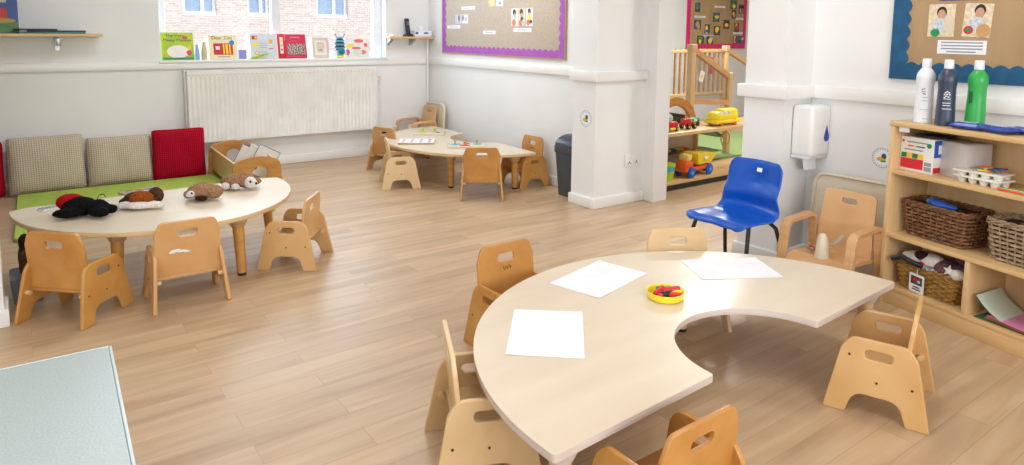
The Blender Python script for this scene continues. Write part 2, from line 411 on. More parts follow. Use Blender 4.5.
tag(MB().b2(-8,16,6.9,14,-.3,-.12,mat('paving',(190,186,180),rough=.9)).build('paving'),'pale paved ground outside the window','paving')

# radiator
ra = thing('radiator','wide cream panel radiator on the back wall below the window','radiator',(0,YB,0))
b = MB(); x0,x1,z0,z1 = 1.165,2.89,.265,.885; N = 46; pts = []
pitch = (x1-x0-.03)/N
front = [(x0,-.02)]
for i in range(N):
    xx = x0+.015+i*pitch
    front += [(xx,-.075),(xx+pitch*.28,-.075),(xx+pitch*.42,-.0695),(xx+pitch*.86,-.0695)]
front += [(x1-.015,-.075),(x1,-.07),(x1,-.02)]
vs = []; fs = []
zz = [z0,z0+.03,z0+.04,z1-.055,z1-.045,z1-.004]
for z in zz:
    flat = z < z0+.035 or z > z1-.05
    for (x,y) in front: vs.append((x, (-.075 if (flat and y<-.03) else y), z))
n = len(front)
for j in range(len(zz)-1):
    for i in range(n-1): fs.append([j*n+i,j*n+i+1,(j+1)*n+i+1,(j+1)*n+i])
b.add(vs,fs,M_rad); b.b2(x0,x1,-.03,-.02,z0,z1,M_rad)
b.b2(x0,x1,-.075,-.02,z0-.002,z0+.004,M_rad)
for i in range(N): b.b2(x0+.02+i*pitch,x0+.02+i*pitch+pitch*.45,-.0765,-.0745,z1-.04,z1-.034,mat('rad_slot',(205,198,184)))
b.build('front_panel', ra)
g = MB(); g.b2(x0-.004,x1+.004,-.078,-.018,z1-.004,z1+.004,M_rad,bev=.003); g.b2(x0-.006,x0,-.078,-.018,z0,z1,M_rad,bev=.002); g.b2(x1,x1+.006,-.078,-.018,z0,z1,M_rad,bev=.002); g.build('top_grille', ra)
g = MB(); g.tube([(x1+.006,-.045,.76),(x1+.05,-.045,.76)],.01,M_rad); g.lathe([(.016,0),(.016,.03),(.012,.04)],M_cream,T(x1+.05,-.045,.745)); g.build('valve', ra)
for xx in (x0+.3,x1-.3): MB().b2(xx-.02,xx+.02,-.021,-.003,z0+.1,z1-.1,M_rad).build('bracket', ra)

# corner pipe
tag(MB().tube([(XR-.035,YB-.04,0.0),(XR-.035,YB-.04,1.16)],.011,M_white,n=10).build('heating_pipe'),'thin white pipe standing in the far corner beneath the small shelf','pipe')

# ------------------------------------------------------------------ tables
def crescent(R, r):
    pts = [(R*math.cos(PI*k/60), .03+R*math.sin(PI*k/60)) for k in range(61)]
    pts += [(-R,0),(-r-.004,0)]
    pts += [(r*math.cos(a), r*math.sin(a)) for a in [PI-.05-(PI-.1)*k/30 for k in range(31)]]
    pts += [(r+.004,0),(R,0)]
    rad = [0]*len(pts); rad[61]=.045; rad[62]=.03; rad[-2]=.03; rad[-1]=.045
    return fillet(pts, rad, 6)
def make_table(name, label, outline, h, legs, group, medge, loc, rz, splay=0):
    t = thing(name, label, 'table', loc, rz, group)
    th = .022
    MB().plate(outline,[],th-.001,medge,T(0,0,h-th/2-.001),bev=.003).build('tabletop_edge', t)
    ins = outline
    # laminate sheet on top, inset a hair
    MB().plate(ins,[],.0016,M_top,T(0,0,h-.0006),bev=.0004).build('tabletop', t)
    for (x,y) in legs:
        l = MB(); d = Vector((x,y,0)).normalized()*splay
        l.tube([(x+d.x,y+d.y,0.012),(x,y,h-th)],[.022,.030],M_golds if medge is M_edge2 else M_pale,n=16)
        lg = l.build('leg', t)
        MB().lathe([(.05,h-th-.002),(.05,h-th-.012),(.034,h-th-.05)],M_plyed if medge is M_edge2 else M_edge,T(x,y,0),n=20).build('leg_bracket', lg)
        MB().lathe([(.021,0),(.022,.014)],M_dark,T(x+d.x,y+d.y,0),n=16).build('foot', lg)
    return t
cres = crescent(.885,.284)
TH = .296
cres2 = [(x,y*.915 if y>0 else y) for x,y in crescent(.872,.284)]
make_table('activity_table','large pale crescent table nearest the camera with white paper sheets and yellow crayon bowl', cres, TH, [(.80,.07),(-.80,.07),(.42,.64),(-.42,.64)],'crescent tables', M_edge,(1.812,1.128,0),math.radians(2.4))
make_table('activity_table','pale crescent table by the far right wall holding wooden puzzle boards', cres2, TH, [(.77,.13),(-.76,.13),(.42,.58),(-.46,.54)],'crescent tables', M_edge2,(3.33,5.02,0),math.radians(87.4))
pts = []
R3 = .675
for k in range(49):
    a = PI + PI*k/48; pts.append((R3*math.cos(a), .76*math.sin(a)))
pts += [(R3+.0,.05),(.58,.085),(-.60,.085),(-R3,.05)]
rad = [0]*49+[.03,.06,.06,.03]
half = fillet(pts, rad, 6)
make_table('half_round_table','pale half round table on the left with furry hand puppets on it', half, .325, [(.22,-.62),(-.30,-.54),(.52,-.17),(-.58,-.08)], None, M_edge2,(.622,4.13,0),math.radians(3),splay=.02)

# ------------------------------------------------------------------ toddler chairs
def side_outline():
    return fillet([(.155,0),(.112,.215),(.085,.255),(-.085,.255),(-.112,.215),(-.155,0),(-.088,0),(-.066,.072),(.066,.072),(.088,0)],
                  [.006,.06,.05,.05,.06,.006,.008,.062,.062,.008],8)
def make_chair(label, ms, mb_, group, peg=True, bh=.258, slot=(.082,.034)):
    t = thing('toddler_chair', label, 'chair', (0,0,0), 0, group)
    so = side_outline()
    for s in (-1,1):
        Mx = T(s*.154,0,0) @ RY(-s*math.radians(4.5)) @ frame((0,0,0),(0,1,0),(0,0,1))
        sp = MB().plate(so,[stadium(.082,.031,0,.207)],.016,ms,None,bev=.003).build('side_panel', t, Mx)
        for (u,v) in ((-.1,.125),(0,.12),(.085,.195)):
            MB().lathe([(.004,0),(.004,.0012),(.0,.0016)],M_screw,T(u,v,.0083 if s>0 else -.0095),n=10).build('screw', sp)
    # seat
    MB().box((0,.012,.135),(.278,.2,.014),mb_,bev=.004).build('seat', t)
    Mb = frame((0,-.072,.135),(1,0,0),(0,-.10,.995))
    MB().plate(fillet([(-.137,0),(.137,0),(.137,bh-.058),(.115,bh),(-.115,bh),(-.137,bh-.058)],[.004,.004,.04,.03,.03,.04],6),[stadium(slot[0],slot[1],0,bh-.056)],.014,mb_,None,bev=.003).build('backrest', t, Mb)
    if ms is not M_pale and ms is not M_hon:
        sm = MB()
        for (x,z,a) in ((-.018,0,.5),(-.012,.006,-.5),(-.004,0,.1),(.004,.004,-.6),(.010,-.002,.4),(.017,.003,-.2)): sm.box((0,0,0),(.0025,.014,.0008),M_screw,T(x,bh-.10+z,-.0074) @ RZ(a))
        sm.build('burned_mark', t, Mb)
    if peg:
        for s in (-1,1): MB().tube([(s*.118,-.105,.125),(s*.146,-.105,.125)],.010,M_pale,n=12).build('peg', t)
    return t
grp = None
def heading(fx, fy): return math.atan2(-fx, fy)     # local +y -> (fx,fy)
ch_gold = make_chair('golden toddler chair at the left front of the half round table, back to the camera', M_golds, M_gold, None)
ch_gold.location = (.165,3.42,0); ch_gold.rotation_euler.z = heading(.70,.71)
ch_tan = make_chair('tan toddler chair with a worn pale patch on its back, before the half round table', M_tan, M_tan, None)
ch_tan.location = (.592,3.345,0); ch_tan.rotation_euler.z = heading(0.0,1)
ch_pale = make_chair('pale toddler chair behind the large crescent table, in front of the blue chair', M_pale, M_pale, None, bh=.246)
ch_pale.location = (2.295,1.86,0); ch_pale.rotation_euler.z = heading(-.5,-.87)
def C(src, x, y, fx, fy, label): return dup(src,(x,y,0),heading(fx,fy),label)
ch_mix = make_chair('honey toddler chair standing sideways at the right end of the half round table', M_hon, M_hon, None, bh=.225)
ch_mix.location = (1.18,3.56,0); ch_mix.rotation_euler.z = heading(-.79,.61)
C(ch_gold,2.80,4.19,.558,.83,'golden toddler chair with its back to the camera at the far crescent table')
C(ch_pale,2.47,4.89,.93,-.36,'pale toddler chair showing its broad side at the left of the far crescent table')
C(ch_tan,2.70,5.50,.93,.36,'tan toddler chair at the far left of the far crescent table, behind the pale one')
C(ch_gold,3.325,4.36,-1,0,'golden toddler chair by the wall at the right end of the far crescent table')
C(ch_gold,1.565,2.075,.0,-1,'golden toddler chair at the left rear of the large crescent table')
C(ch_pale,1.045,1.562,.9,-.42,'pale toddler chair at the left edge of the large crescent table, backrest seen edge on')
ch_low = make_chair('golden toddler chair at the bottom of the picture facing the straight table edge', M_golds, M_gold, None, bh=.225)
ch_low.location = (1.235,1.02,0); ch_low.rotation_euler.z = heading(.0,1)
C(ch_mix,2.34,1.034,-.33,.94,'honey toddler chair at the right of the large crescent table, beside the shelf unit')

wp = MB(); random.seed(11)
for (x,z,w_,h_) in ((.02,0,.05,.012),(.045,.006,.05,.014),(0,-.004,.03,.008),(.06,0,.03,.01)):
    wp.plate([(x+w_/2*math.cos(a)*random.uniform(.8,1.1), z+h_/2*math.sin(a)*random.uniform(.7,1.2)) for a in [2*PI*k/14 for k in range(14)]],[],.0006,M_paper,None,bev=.0001)
tag(wp.build('worn_patch', ch_tan, frame((0,-.0795,.135),(-1,0,0),(0,-.10,.995)) @ T(.005,.115,.0003)),'white worn patch')
# ------------------------------------------------------------------ feeding chairs
def smooth_path(pts, rad, n=6):
    P = [Vector(p) for p in pts]; out = [tuple(P[0])]
    for i in range(1,len(P)-1):
        p=P[i];a=P[i-1];b=P[i+1]; da=(a-p).normalized(); db=(b-p).normalized(); ang=da.angle(db); t=min(rad/math.tan(ang/2),(a-p).length*.48,(b-p).length*.48)
        p0=p+da*t;p1=p+db*t
        for k in range(n+1):
            s=k/n; out.append(tuple(p0*(1-s)**2+p*2*s*(1-s)+p1*s*s))
    out.append(tuple(P[-1])); return out
def make_feed(label, loc, rz):
    t = thing('feeding_chair', label, 'chair', loc, rz)
    for s in (-1,1):
        pth = smooth_path([(.185,0),(.135,.335),(-.10,.345),(-.15,0)],.045,8)
        MB().strip(pth,.042,.018,M_beech,T(s*.165,0,0)).build('armrest', t)
    # saddle seat with rolled front
    sp = smooth_path([(-.11,.17),(.10,.185),(.155,.17),(.165,.12)],.03,6)
    MB().strip(sp,.285,.016,M_beech).build('seat', t)
    Mb = frame((0,-.095,.17),(1,0,0),(0,-.17,.985))
    MB().plate(fillet([(-.138,0),(.138,0),(.128,.31),(-.128,.31)],[.004,.004,.032,.032],8),[stadium(.075,.026,0,.262)],.014,M_beech,None,bev=.003).build('backrest', t, Mb)
    MB().lathe([(.034,.0),(.03,.03),(.02,.1),(.012,.115),(.0,.118)],M_cream,T(0,.09,.188),n=20,sx=1.05).build('pommel', t)
    st = MB(); st.tube([(0.02,.09,.24),(.06,.05,.205),(.11,.0,.2),(.14,-.03,.2)],.006,mat('grey_webbing',(176,168,150)),n=6,flat=(2.2,.5)); st.tube([(-0.02,.07,.25),(-.01,.0,.24),(-.01,-.08,.27)],.006,mat('grey_webbing',(0,0,0)),n=6,flat=(2,.5))
    so = st.build('strap', t); MB().box((.092,.022,.208),(.022,.012,.006),M_red,bev=.001).build('buckle', so)
    MB().tube([(-.16,-.06,.07),(.16,-.06,.07)],.009,M_beech,n=10).build('stretcher', t)
    return t
make_feed('beech feeding chair with arms and cream pommel between blue chair and shelf unit',(3.14,1.658,0),heading(-1,-.0))
make_feed('beech feeding chair with arms in the far corner behind the far crescent table',(3.275,6.065,0),heading(-1,0))

def tray(label, Mx, w=.5):
    t = thing('feeding_tray', label, 'tray'); t.matrix_world = Mx
    h = .50
    MB().plate(rrect(w,h,.075,0,0,8),[],.008,M_cream,bev=.002).build('tray_base', t)
    MB().tube([(x,y,.008) for x,y in rrect(w-.012,h-.012,.07,0,0,8)],.009,M_cream,n=8,closed=True).build('tray_rim', t)
tray('cream rounded tray board leaning on the wall behind the beech feeding chair', frame((3.45,1.70,.262),(0,-1,0),(.08,0,1)))
tray('cream rounded tray board leaning in the far corner behind the feeding chair', frame((3.452,6.03,.262),(0,-1,0),(.06,0,1)), .38)
# small white rack near the corner on the back wall
rk = thing('wall_rack','small white wire rack on the back wall beside the far corner','rack',(3.02,YB-.035,.0))
b = MB()
for z in (.02,.10,.2,.27): b.tube([(-.1,0,z),(.1,0,z)],.005,M_white,n=6)
for x in (-.1,0,.1): b.tube([(x,0,0),(x,0,.28)],.006,M_white,n=6)
b.build('rack_frame', rk)
MB().box((-.03,-.008,.22),(.07,.012,.02),M_dark,bev=.003).build('clip', rk)

# ------------------------------------------------------------------ blue chair
bc = thing('school_chair','blue moulded plastic chair on black tube legs beside the white pillar','chair',(2.89,2.03,0),heading(-.99,.02))
prof = smooth_path([(.180,.318),(.165,.347),(.06,.347),(-.07,.338),(-.135,.35),(-.125,.43),(-.155,.49),(-.172,.588),(-.180,.60)],.045,6)
def lerp(a,b,t): return a+(b-a)*t
# resample
L_ = [0]
for i in range(1,len(prof)): L_.append(L_[-1]+math.dist(prof[i],prof[i-1]))
def samp(s):
    s *= L_[-1]
    for i in range(1,len(prof)):
        if L_[i] >= s:
            k = (s-L_[i-1])/max(L_[i]-L_[i-1],1e-9); return (lerp(prof[i-1][0],prof[i][0],k), lerp(prof[i-1][1],prof[i][1],k))
    return prof[-1]
NU, NV = 44, 20; vs = []; fs = []
for i in range(NU+1):
    s = i/NU; y,z = samp(s)
    hw = .185
    if s < .10: hw = .135+.05*math.sqrt(max(0,1-(1-s/.10)**2))
    if .42 < s < .64: hw = .185-.010*math.sin((s-.42)/.22*PI)
    if s > .5: hw = .185-.027*min(1,(s-.5)/.2)
    if s > .9: hw = .158-.035*((s-.9)/.1)**2.5
    for j in range(NV+1):
        v = -1+2*j/NV; x = hw*v
        seatness = 1 if s < .42 else max(0, 1-(s-.42)/.12)
        edge = abs(v)**6
        dz = .006*seatness*(v*v) - .016*seatness*edge*1.0 - (.006*seatness*math.exp(-((abs(v)-.5)/.3)**2) if s<.35 else 0)
        dy = (1-seatness)*(.035*v*v) - (1-seatness)*edge*.012
        hollow = .012*math.exp(-((s-.60)/.07)**2)*(1-v**4)
        vs.append((x, y+dy-hollow, z+dz))
for i in range(NU):
    for j in range(NV): a=i*(NV+1)+j; fs.append([a,a+1,a+NV+2,a+NV+1])
sh = MB().add(vs,fs,M_blue).build('seat_shell', bc)
md = sh.modifiers.new('s','SOLIDIFY'); md.thickness = .009; md.offset = 0
md = sh.modifiers.new('b','SUBSURF'); md.levels = 1; md.render_levels = 1
for p in sh.data.polygons: p.use_smooth = True
for s in (-1,1):
    MB().tube([(s*.20,.19,0.008),(s*.15,.10,.333)],.010,M_dark,n=10).build('leg', bc)
    MB().tube(smooth_path([(s*.20,-.19,0.008),(s*.15,-.10,.27),(s*.13,-.02,.315)],.04,4) if False else [(s*.20,-.20,.008),(s*.165,-.14,.2),(s*.152,-.115,.285),(s*.14,-.07,.322),(s*.13,-.02,.33)],.010,M_dark,n=10).build('leg', bc)
MB().tube([(-.15,.10,.331),(.15,.10,.331)],.009,M_dark,n=10).tube([(-.13,-.02,.329),(.13,-.02,.329)],.009,M_dark,n=10).build('under_frame', bc)
tag(MB().box((0,0,0),(.03,.001,.02),M_paper).build('label_tag', bc, T(-.02,-.150,.553) @ RX(math.radians(15))),'small white label')

# ------------------------------------------------------------------ counter table bottom left
ct = thing('side_table','grey speckled laminate table at the lower left corner of the picture','table',(.137,1.66,0),-.037)
CH = .55
MB().b2(-1.1,-.003,-1.2,0,CH-.022,CH,M_counter,bev=.004).build('tabletop', ct)
MB().b2(-.0029,.0025,-1.2,0,CH-.024,CH-.0005,M_cedge,bev=.001).b2(-1.1,-.003,.0002,.0045,CH-.024,CH-.0005,M_cedge,bev=.001).build('edge_strip', ct)
for x in (-1.03,-.07):
    for y in (-1.12,-.08): MB().tube([(x,y,0),(x,y,CH-.024)],.016,M_steel,n=12).build('leg', ct)

# ------------------------------------------------------------------ bin
bn = thing('swing_bin','grey plastic bin with rounded swing lid beside the white pillar','bin',(3.405,3.85,0),0)
b = MB()
def rl(w,d,z,r=.03,n=5): return [(x,y,z) for x,y in rrect(w,d,r,0,0,n)]
def loft(mb, rings, m, cap0=True, cap1=True, M=None):
    vs = [p for r in rings for p in r]; n = len(rings[0]); fs = []
    for i in range(len(rings)-1):
        for k in range(n): fs.append([i*n+k,i*n+(k+1)%n,(i+1)*n+(k+1)%n,(i+1)*n+k])
    if cap0: fs.append(list(range(n))[::-1])
    if cap1: fs.append([(len(rings)-1)*n+k for k in range(n)])
    mb.add(vs,fs,m,M); return mb
loft(b,[rl(.15,.18,0.0),rl(.19,.225,.35)],M_bin).build('body', bn)
b = MB(); loft(b,[rl(.196,.232,.33),(rl(.2,.236,.335)),rl(.2,.236,.378),rl(.18,.215,.383)],M_bin).build('rim', bn)
b = MB(); rings = []
for k in range(8):
    a = PI/2*k/8; rings.append(rl(.19*math.cos(a)+.004,.215*math.cos(a*.8)+.004,.381+.09*math.sin(a),.02))
loft(b,rings,M_lid).build('lid', bn)

# ------------------------------------------------------------------ socket, stickers, dispenser
sk = thing('wall_socket','white double plug socket low on the white pillar','socket',(3.637,3.459,.312))
MB().box((0,-.004,0),(.15,.009,.088),M_white,bev=.003).build('faceplate', sk)
b = MB()
for x in (-.036,.036):
    b.box((x,-.0085,-.012),(.007,.002,.016),M_dark); b.box((x-.011,-.0085,-.022),(.011,.002,.005),M_dark); b.box((x+.011,-.0085,-.022),(.011,.002,.005),M_dark)
b.build('pin_holes', sk)
for x in (-.036,.036): MB().box((x,-.010,.025),(.016,.006,.022),M_white,bev=.002).build('rocker_switch', sk)
def sticker(label, Mx, r):
    b = MB(); b.plate(circle(r),[],.001,M_paper,Mx,bev=.0002)
    b.plate(circle(r*.98),[circle(r*.93)],.0012,mat('sticker_green',(120,150,140)),Mx,bev=.0002)
    for k in range(22):
        a = 2*PI*k/22; b.box((0,0,0),(r*.07,r*.13,.0012),M_inkl,Mx @ RZ(a) @ T(0,r*.80,.0003))
    b.ell((r*-.1,-r*.12,.0008),(r*.45,r*.2,.0012),mat('sticker_gold',(236,180,40)),Mx,n=8)
    b.ell((r*.15,r*.15,.0008),(r*.24,r*.32,.0012),mat('sticker_teal',(50,90,100)),Mx,n=8)
    b.ell((r*.1,-r*.3,.0008),(r*.3,r*.12,.0012),mat('sticker_leaf',(90,150,70)),Mx,n=8)
    return tag(b.build('round_sticker'),label,'sticker')
sticker('round white sticker with a small picture on the left pillar', on((3.2594,3.557,.632),WX), .06)
sticker('round white sticker on the wall next to the shelf unit', on((3.5144,1.63,.625),WX), .052)
dp = thing('towel_dispenser','white paper towel dispenser with blue drop mounted beside the white pillar','dispenser',(3.425,2.03,0))
b = MB(); Dw = .125
b.box((0,-.062,.732),(.178,.124,.275),M_white,bev=.024,seg=4)
b.build('housing', dp)
MB().box((0,-.058,.594),(.168,.11,.02),mat('disp_grey',(225,226,228)),bev=.006).build('lower_lip', dp)
b = MB(); dr = [(0,.05)]+[(.024*math.cos(a),-.016+.024*math.sin(a)) for a in [math.radians(x) for x in range(20,-201,-20)]]
b.plate(dr,[],.002,mat('drop_blue',(20,60,170),rough=.2),on((.048,-.1245,.715),WY),bev=.0004); b.build('blue_drop', dp)
b = MB(); loft(b,[[(-.045,-.075,.602),(.035,-.075,.602),(.035,-.045,.602),(-.045,-.045,.602)],[(-.05,-.08,.525),(.042,-.08,.52),(.042,-.065,.52),(-.05,-.065,.525)]],M_paper); tag(b.build('paper_towel', dp),'hanging white paper towel')

# ------------------------------------------------------------------ notice boards
def scallop_hole(w, h, p, d):
    pts = []
    nx = int(w/p); ny = int(h/p)
    def arc(x0,y0,x1,y1,n,nxn,nyn):
        for i in range(n):
            for k in range(4):
                s = (i+k/4)/n; bul = d*math.sin(PI*k/4)
                pts.append((lerp(x0,x1,s)+nxn*bul, lerp(y0,y1,s)+nyn*bul))
    arc(-w/2,-h/2,w/2,-h/2,nx,0,1); arc(w/2,-h/2,w/2,h/2,ny,-1,0); arc(w/2,h/2,-w/2,h/2,nx,0,-1); arc(-w/2,h/2,-w/2,-h/2,ny,1,0)
    return pts
def board(label, o, wdir, w, h, face, border, bw, p, d):
    t = thing('notice_board', label, 'board'); t.matrix_world = on(o, wdir)
    MB().box((0,0,.006),(w,h,.012),face,bev=.001).build('backing', t)
    MB().plate([(-w/2,-h/2),(w/2,-h/2),(w/2,h/2),(-w/2,h/2)],[scallop_hole(w-2*bw,h-2*bw,p,d)],.002,border,T(0,0,.0135),bev=.0003).build('border', t)
    fr = MB(); e = .012
    fr.plate([(-w/2-e,-h/2-e),(w/2+e,-h/2-e),(w/2+e,h/2+e),(-w/2-e,h/2+e)],[[(-w/2,-h/2),(w/2,-h/2),(w/2,h/2),(-w/2,h/2)]],.016,M_kraft if border is M_purple else border,T(0,0,.008)).build('frame', t)
    return t
board('hessian notice board with a purple scalloped border on the far right wall',(3.5149,5.02,1.53),WX,1.87,1.0,M_hess,M_purple,.05,.072,.02)
board('brown paper notice board with a teal wavy border above the shelf unit',(3.5149,.81,1.535),WX,1.60,.99,M_kraft,M_teal,.058,.06,.016)
board('brown paper notice board with a pink border in the next room',(8.25,YB-.001,1.54),WY,1.32,1.02,M_kraft,M_magenta,.05,.06,.015)
def print_photo(label, o, wd, w, h, items, rot=0, base=None, group=None):
    Mx = on(o, wd) @ RZ(rot); b = MB(); b.box((0,0,0),(w,h,.0016),base or M_pmix,Mx)
    k = 0
    for (x,y,sx,sy,m) in items:
        k += 1; b.plate(circle(1,0,0,14),[],.0008,m,Mx @ T(x*w/2,y*h/2,.0011+.0003*k) @ Matrix.Diagonal((sx*w/2,sy*h/2,1,1)),bev=.0001)
    return tag(b.build('photo_print'),label,'photo',group)
def caption(label, o, wd, w, h, lines=1, group=None, name='caption_card'):
    Mx = on(o, wd); b = MB(); b.box((0,0,0),(w,h,.0016),M_paper,Mx)
    for i in range(lines):
        b.box((0,h*.5-(i+.7)*h/(lines+.4),.0011),(w*(.86 if i<lines-1 else .6),h*.14/max(1,lines*.35),.0005),M_inkl,Mx)
    return tag(b.build(name),label,'card',group)
XB = 3.5021
print_photo('photo print of a child, left of the two on the purple bordered board edge',(XB,5.66,1.352),WX,.11,.085,[(-.1,.1,.35,.7,M_pgrey),(.3,.2,.2,.7,M_hair)],base=M_pgrey)
print_photo('pale photo print beside the leftmost one on the purple bordered board',(XB,5.54,1.352),WX,.11,.085,[(-.6,.2,.2,.7,M_hair),(.3,0,.4,.5,M_pgrey)],base=M_paper)
ph = [(-.1,.55,.5,.35,M_hair),(-.1,.25,.35,.3,M_skin),(0,-.3,.6,.45,M_yel),(-.3,-.7,.6,.35,M_orange)]
print_photo('left print of the row of three children photos on the purple bordered board',(XB,4.745,1.36),WX,.092,.15,[(-.1,.55,.5,.35,M_hair),(0,.2,.35,.25,M_skin),(.2,-.15,.5,.35,M_pgrey),(-.2,-.6,.6,.4,M_orange)],base=M_paper)
print_photo('middle print of the row of three children photos on the purple bordered board',(XB,4.645,1.36),WX,.092,.15,[(-.1,.6,.5,.33,M_hair),(0,.25,.35,.25,M_skin),(.1,-.2,.4,.25,M_hair),(-.3,-.65,.5,.35,M_orange),(.5,-.6,.4,.3,M_pgrey)],base=M_pmix)
print_photo('right print of the row of three children photos on the purple bordered board',(XB,4.54,1.36),WX,.092,.15,[(0,.65,.45,.3,M_hair),(0,.3,.35,.25,M_skin),(0,-.1,.6,.4,M_yel),(-.3,-.6,.5,.35,M_orange),(.5,-.5,.4,.2,M_hair)],base=M_paper)
print_photo('colourful print at the top edge of the purple bordered board, left one',(XB,5.09,1.51),WX,.10,.10,[(-.2,.6,.5,.5,M_pink),(.1,-.4,.5,.4,M_yel)],base=M_pmix)
print_photo('colourful print at the top edge of the purple bordered board, right one',(XB,4.97,1.51),WX,.10,.10,[(-.2,.6,.5,.5,M_pink),(.1,-.5,.4,.3,M_cyan)],base=M_paper)
for (y,z,wd_,l) in [(5.485,1.453,.235,'blank white caption card above the two small prints on the purple bordered board'),(5.745,1.277,.24,'blank white caption card below the two small prints on the purple bordered board'),(5.13,1.228,.2,'white caption card alone in the middle of the purple bordered board'),(4.635,1.252,.25,'white caption card beneath the row of three children photos')]:
    caption(l,(XB,y,z),WX,wd_,.032,1)
kid = lambda c: [(0,.50,.38,.36,M_hair),(0,.34,.30,.34,M_skin),(-.1,-.3,.6,.45,M_pgrey),(-.4,-.75,.35,.25,c),(.6,-.2,.35,.6,M_top)]
print_photo('left child photo on the teal bordered board above the bottles',(XB,1.405,1.31),WX,.112,.15,kid(M_green))
print_photo('right child photo on the teal bordered board above the bottles',(XB,1.257,1.31),WX,.112,.15,[(.1,.60,.40,.36,M_hair),(.1,.42,.32,.34,M_skin),(0,-.2,.6,.4,M_pgrey),(-.55,-.6,.35,.25,M_red),(-.55,-.6,.2,.14,M_green),(.5,-.6,.5,.4,M_tan)],rot=math.radians(-3))
caption('white caption card with printed lines below the two child photos on the teal bordered board',(XB,1.313,1.188),WX,.2,.062,4)
tag(MB().box((0,0,0),(.16,.03,.0016),mat('slate_blue',(70,90,130)),on((XB,1.34,1.415),WX)).build('caption_card'),'dark blue card strip at the top of the teal bordered board','card')
random.seed(3)
YC = YB-.0138
cols = [M_pgrey,M_red,M_yel,M_pblue,M_green,M_skin]
spots = [(7.79,1.60,'at the upper left'),(8.21,1.47,'left of centre'),(7.80,1.36,'at the left edge'),(8.02,1.30,'beside the left edge print'),(8.24,1.28,'in the middle'),(8.45,1.37,'right of the middle'),(8.62,1.52,'below the top right pair'),(8.60,1.66,'first of the top right pair'),(8.80,1.60,'second of the top right pair'),(8.70,1.33,'at the right'),(7.88,1.14,'first of the bottom left pair'),(8.09,1.14,'second of the bottom left pair'),(8.68,1.14,'first of the bottom right pair'),(8.82,1.14,'second of the bottom right pair')]
for i,(x,z,l) in enumerate(spots):
    it = [(random.uniform(-.4,.4),random.uniform(-.5,.5),random.uniform(.3,.6),random.uniform(.3,.6),random.choice(cols+[M_hair])) for _ in range(4)]
    print_photo('small photo print %s of the pink bordered board'%l,(x,YC,z),WY,.15 if i%3 else .11,.13,it,base=mat('photo_dark',(90,84,80),(50,50,60),scale=(40,40,40)))
for (x,z,l) in [(7.85,1.47,'left'),(8.05,1.20,'lower left'),(8.28,1.62,'top middle'),(8.78,1.46,'right'),(8.74,1.245,'lower right')]:
    caption('narrow white caption card at the %s of the pink bordered board'%l,(x,YC,z),WY,.24,.028,1)

# ------------------------------------------------------------------ bookcase (origin: front left foot)
ex = Vector((-.2325,-.9726,0)); ey = Vector((.9726,-.2325,0))
BZ = math.atan2(ex.y, ex.x)       # local x along the front, local y = ?
# local axes: x along front, z up, y = z cross x
# z x ex = (.9726,-.2325) -> matches the depth direction
bk = thing('shelf_unit','low beech shelf unit with bottles on top and baskets inside, at the right','shelf unit',(3.236,1.474,0),BZ)
BH = .852; BD = .262; BL = 1.15; t_ = .02
MB().b2(-.004,BL,-.004,BD,BH-.022,BH,M_shelf,bev=.003).build('top_board', bk)
for x in (0,BL-t_): MB().b2(x,x+t_,0,BD,.0,BH-.022,M_shelfv,bev=.002).build('side_panel', bk)
MB().b2(t_,BL-t_,BD-.008,BD,.06,BH-.022,M_shelfv).build('back_panel', bk)
for z,nm in ((.084,'shelf'),(.331,'shelf'),(.629,'shelf')): MB().b2(t_,BL-t_,.002,BD-.008,z-.019,z,M_shelf,bev=.002).build(nm, bk)
MB().b2(t_,BL-t_,.004,.02,.0,.065,M_shelf,bev=.001).build('plinth', bk)
MB().b2(.385,.405,.004,BD-.008,.084,.312,M_shelfv,bev=.002).build('divider', bk)
MB().b2(.75,.77,.004,BD-.008,.084,.312,M_shelfv,bev=.002).build('divider', bk)
MB().box((-.006,.03,.79),(.012,.03,.06),M_gold,bev=.004).build('connector', bk)
BM = T(3.236,1.474,0) @ RZ(BZ)
def bkthing(name,label,cat,x,y,z,rz=0,group=None):
    p = BM @ Vector((x,y,z)); return thing(name,label,cat,tuple(p),BZ+rz,group)
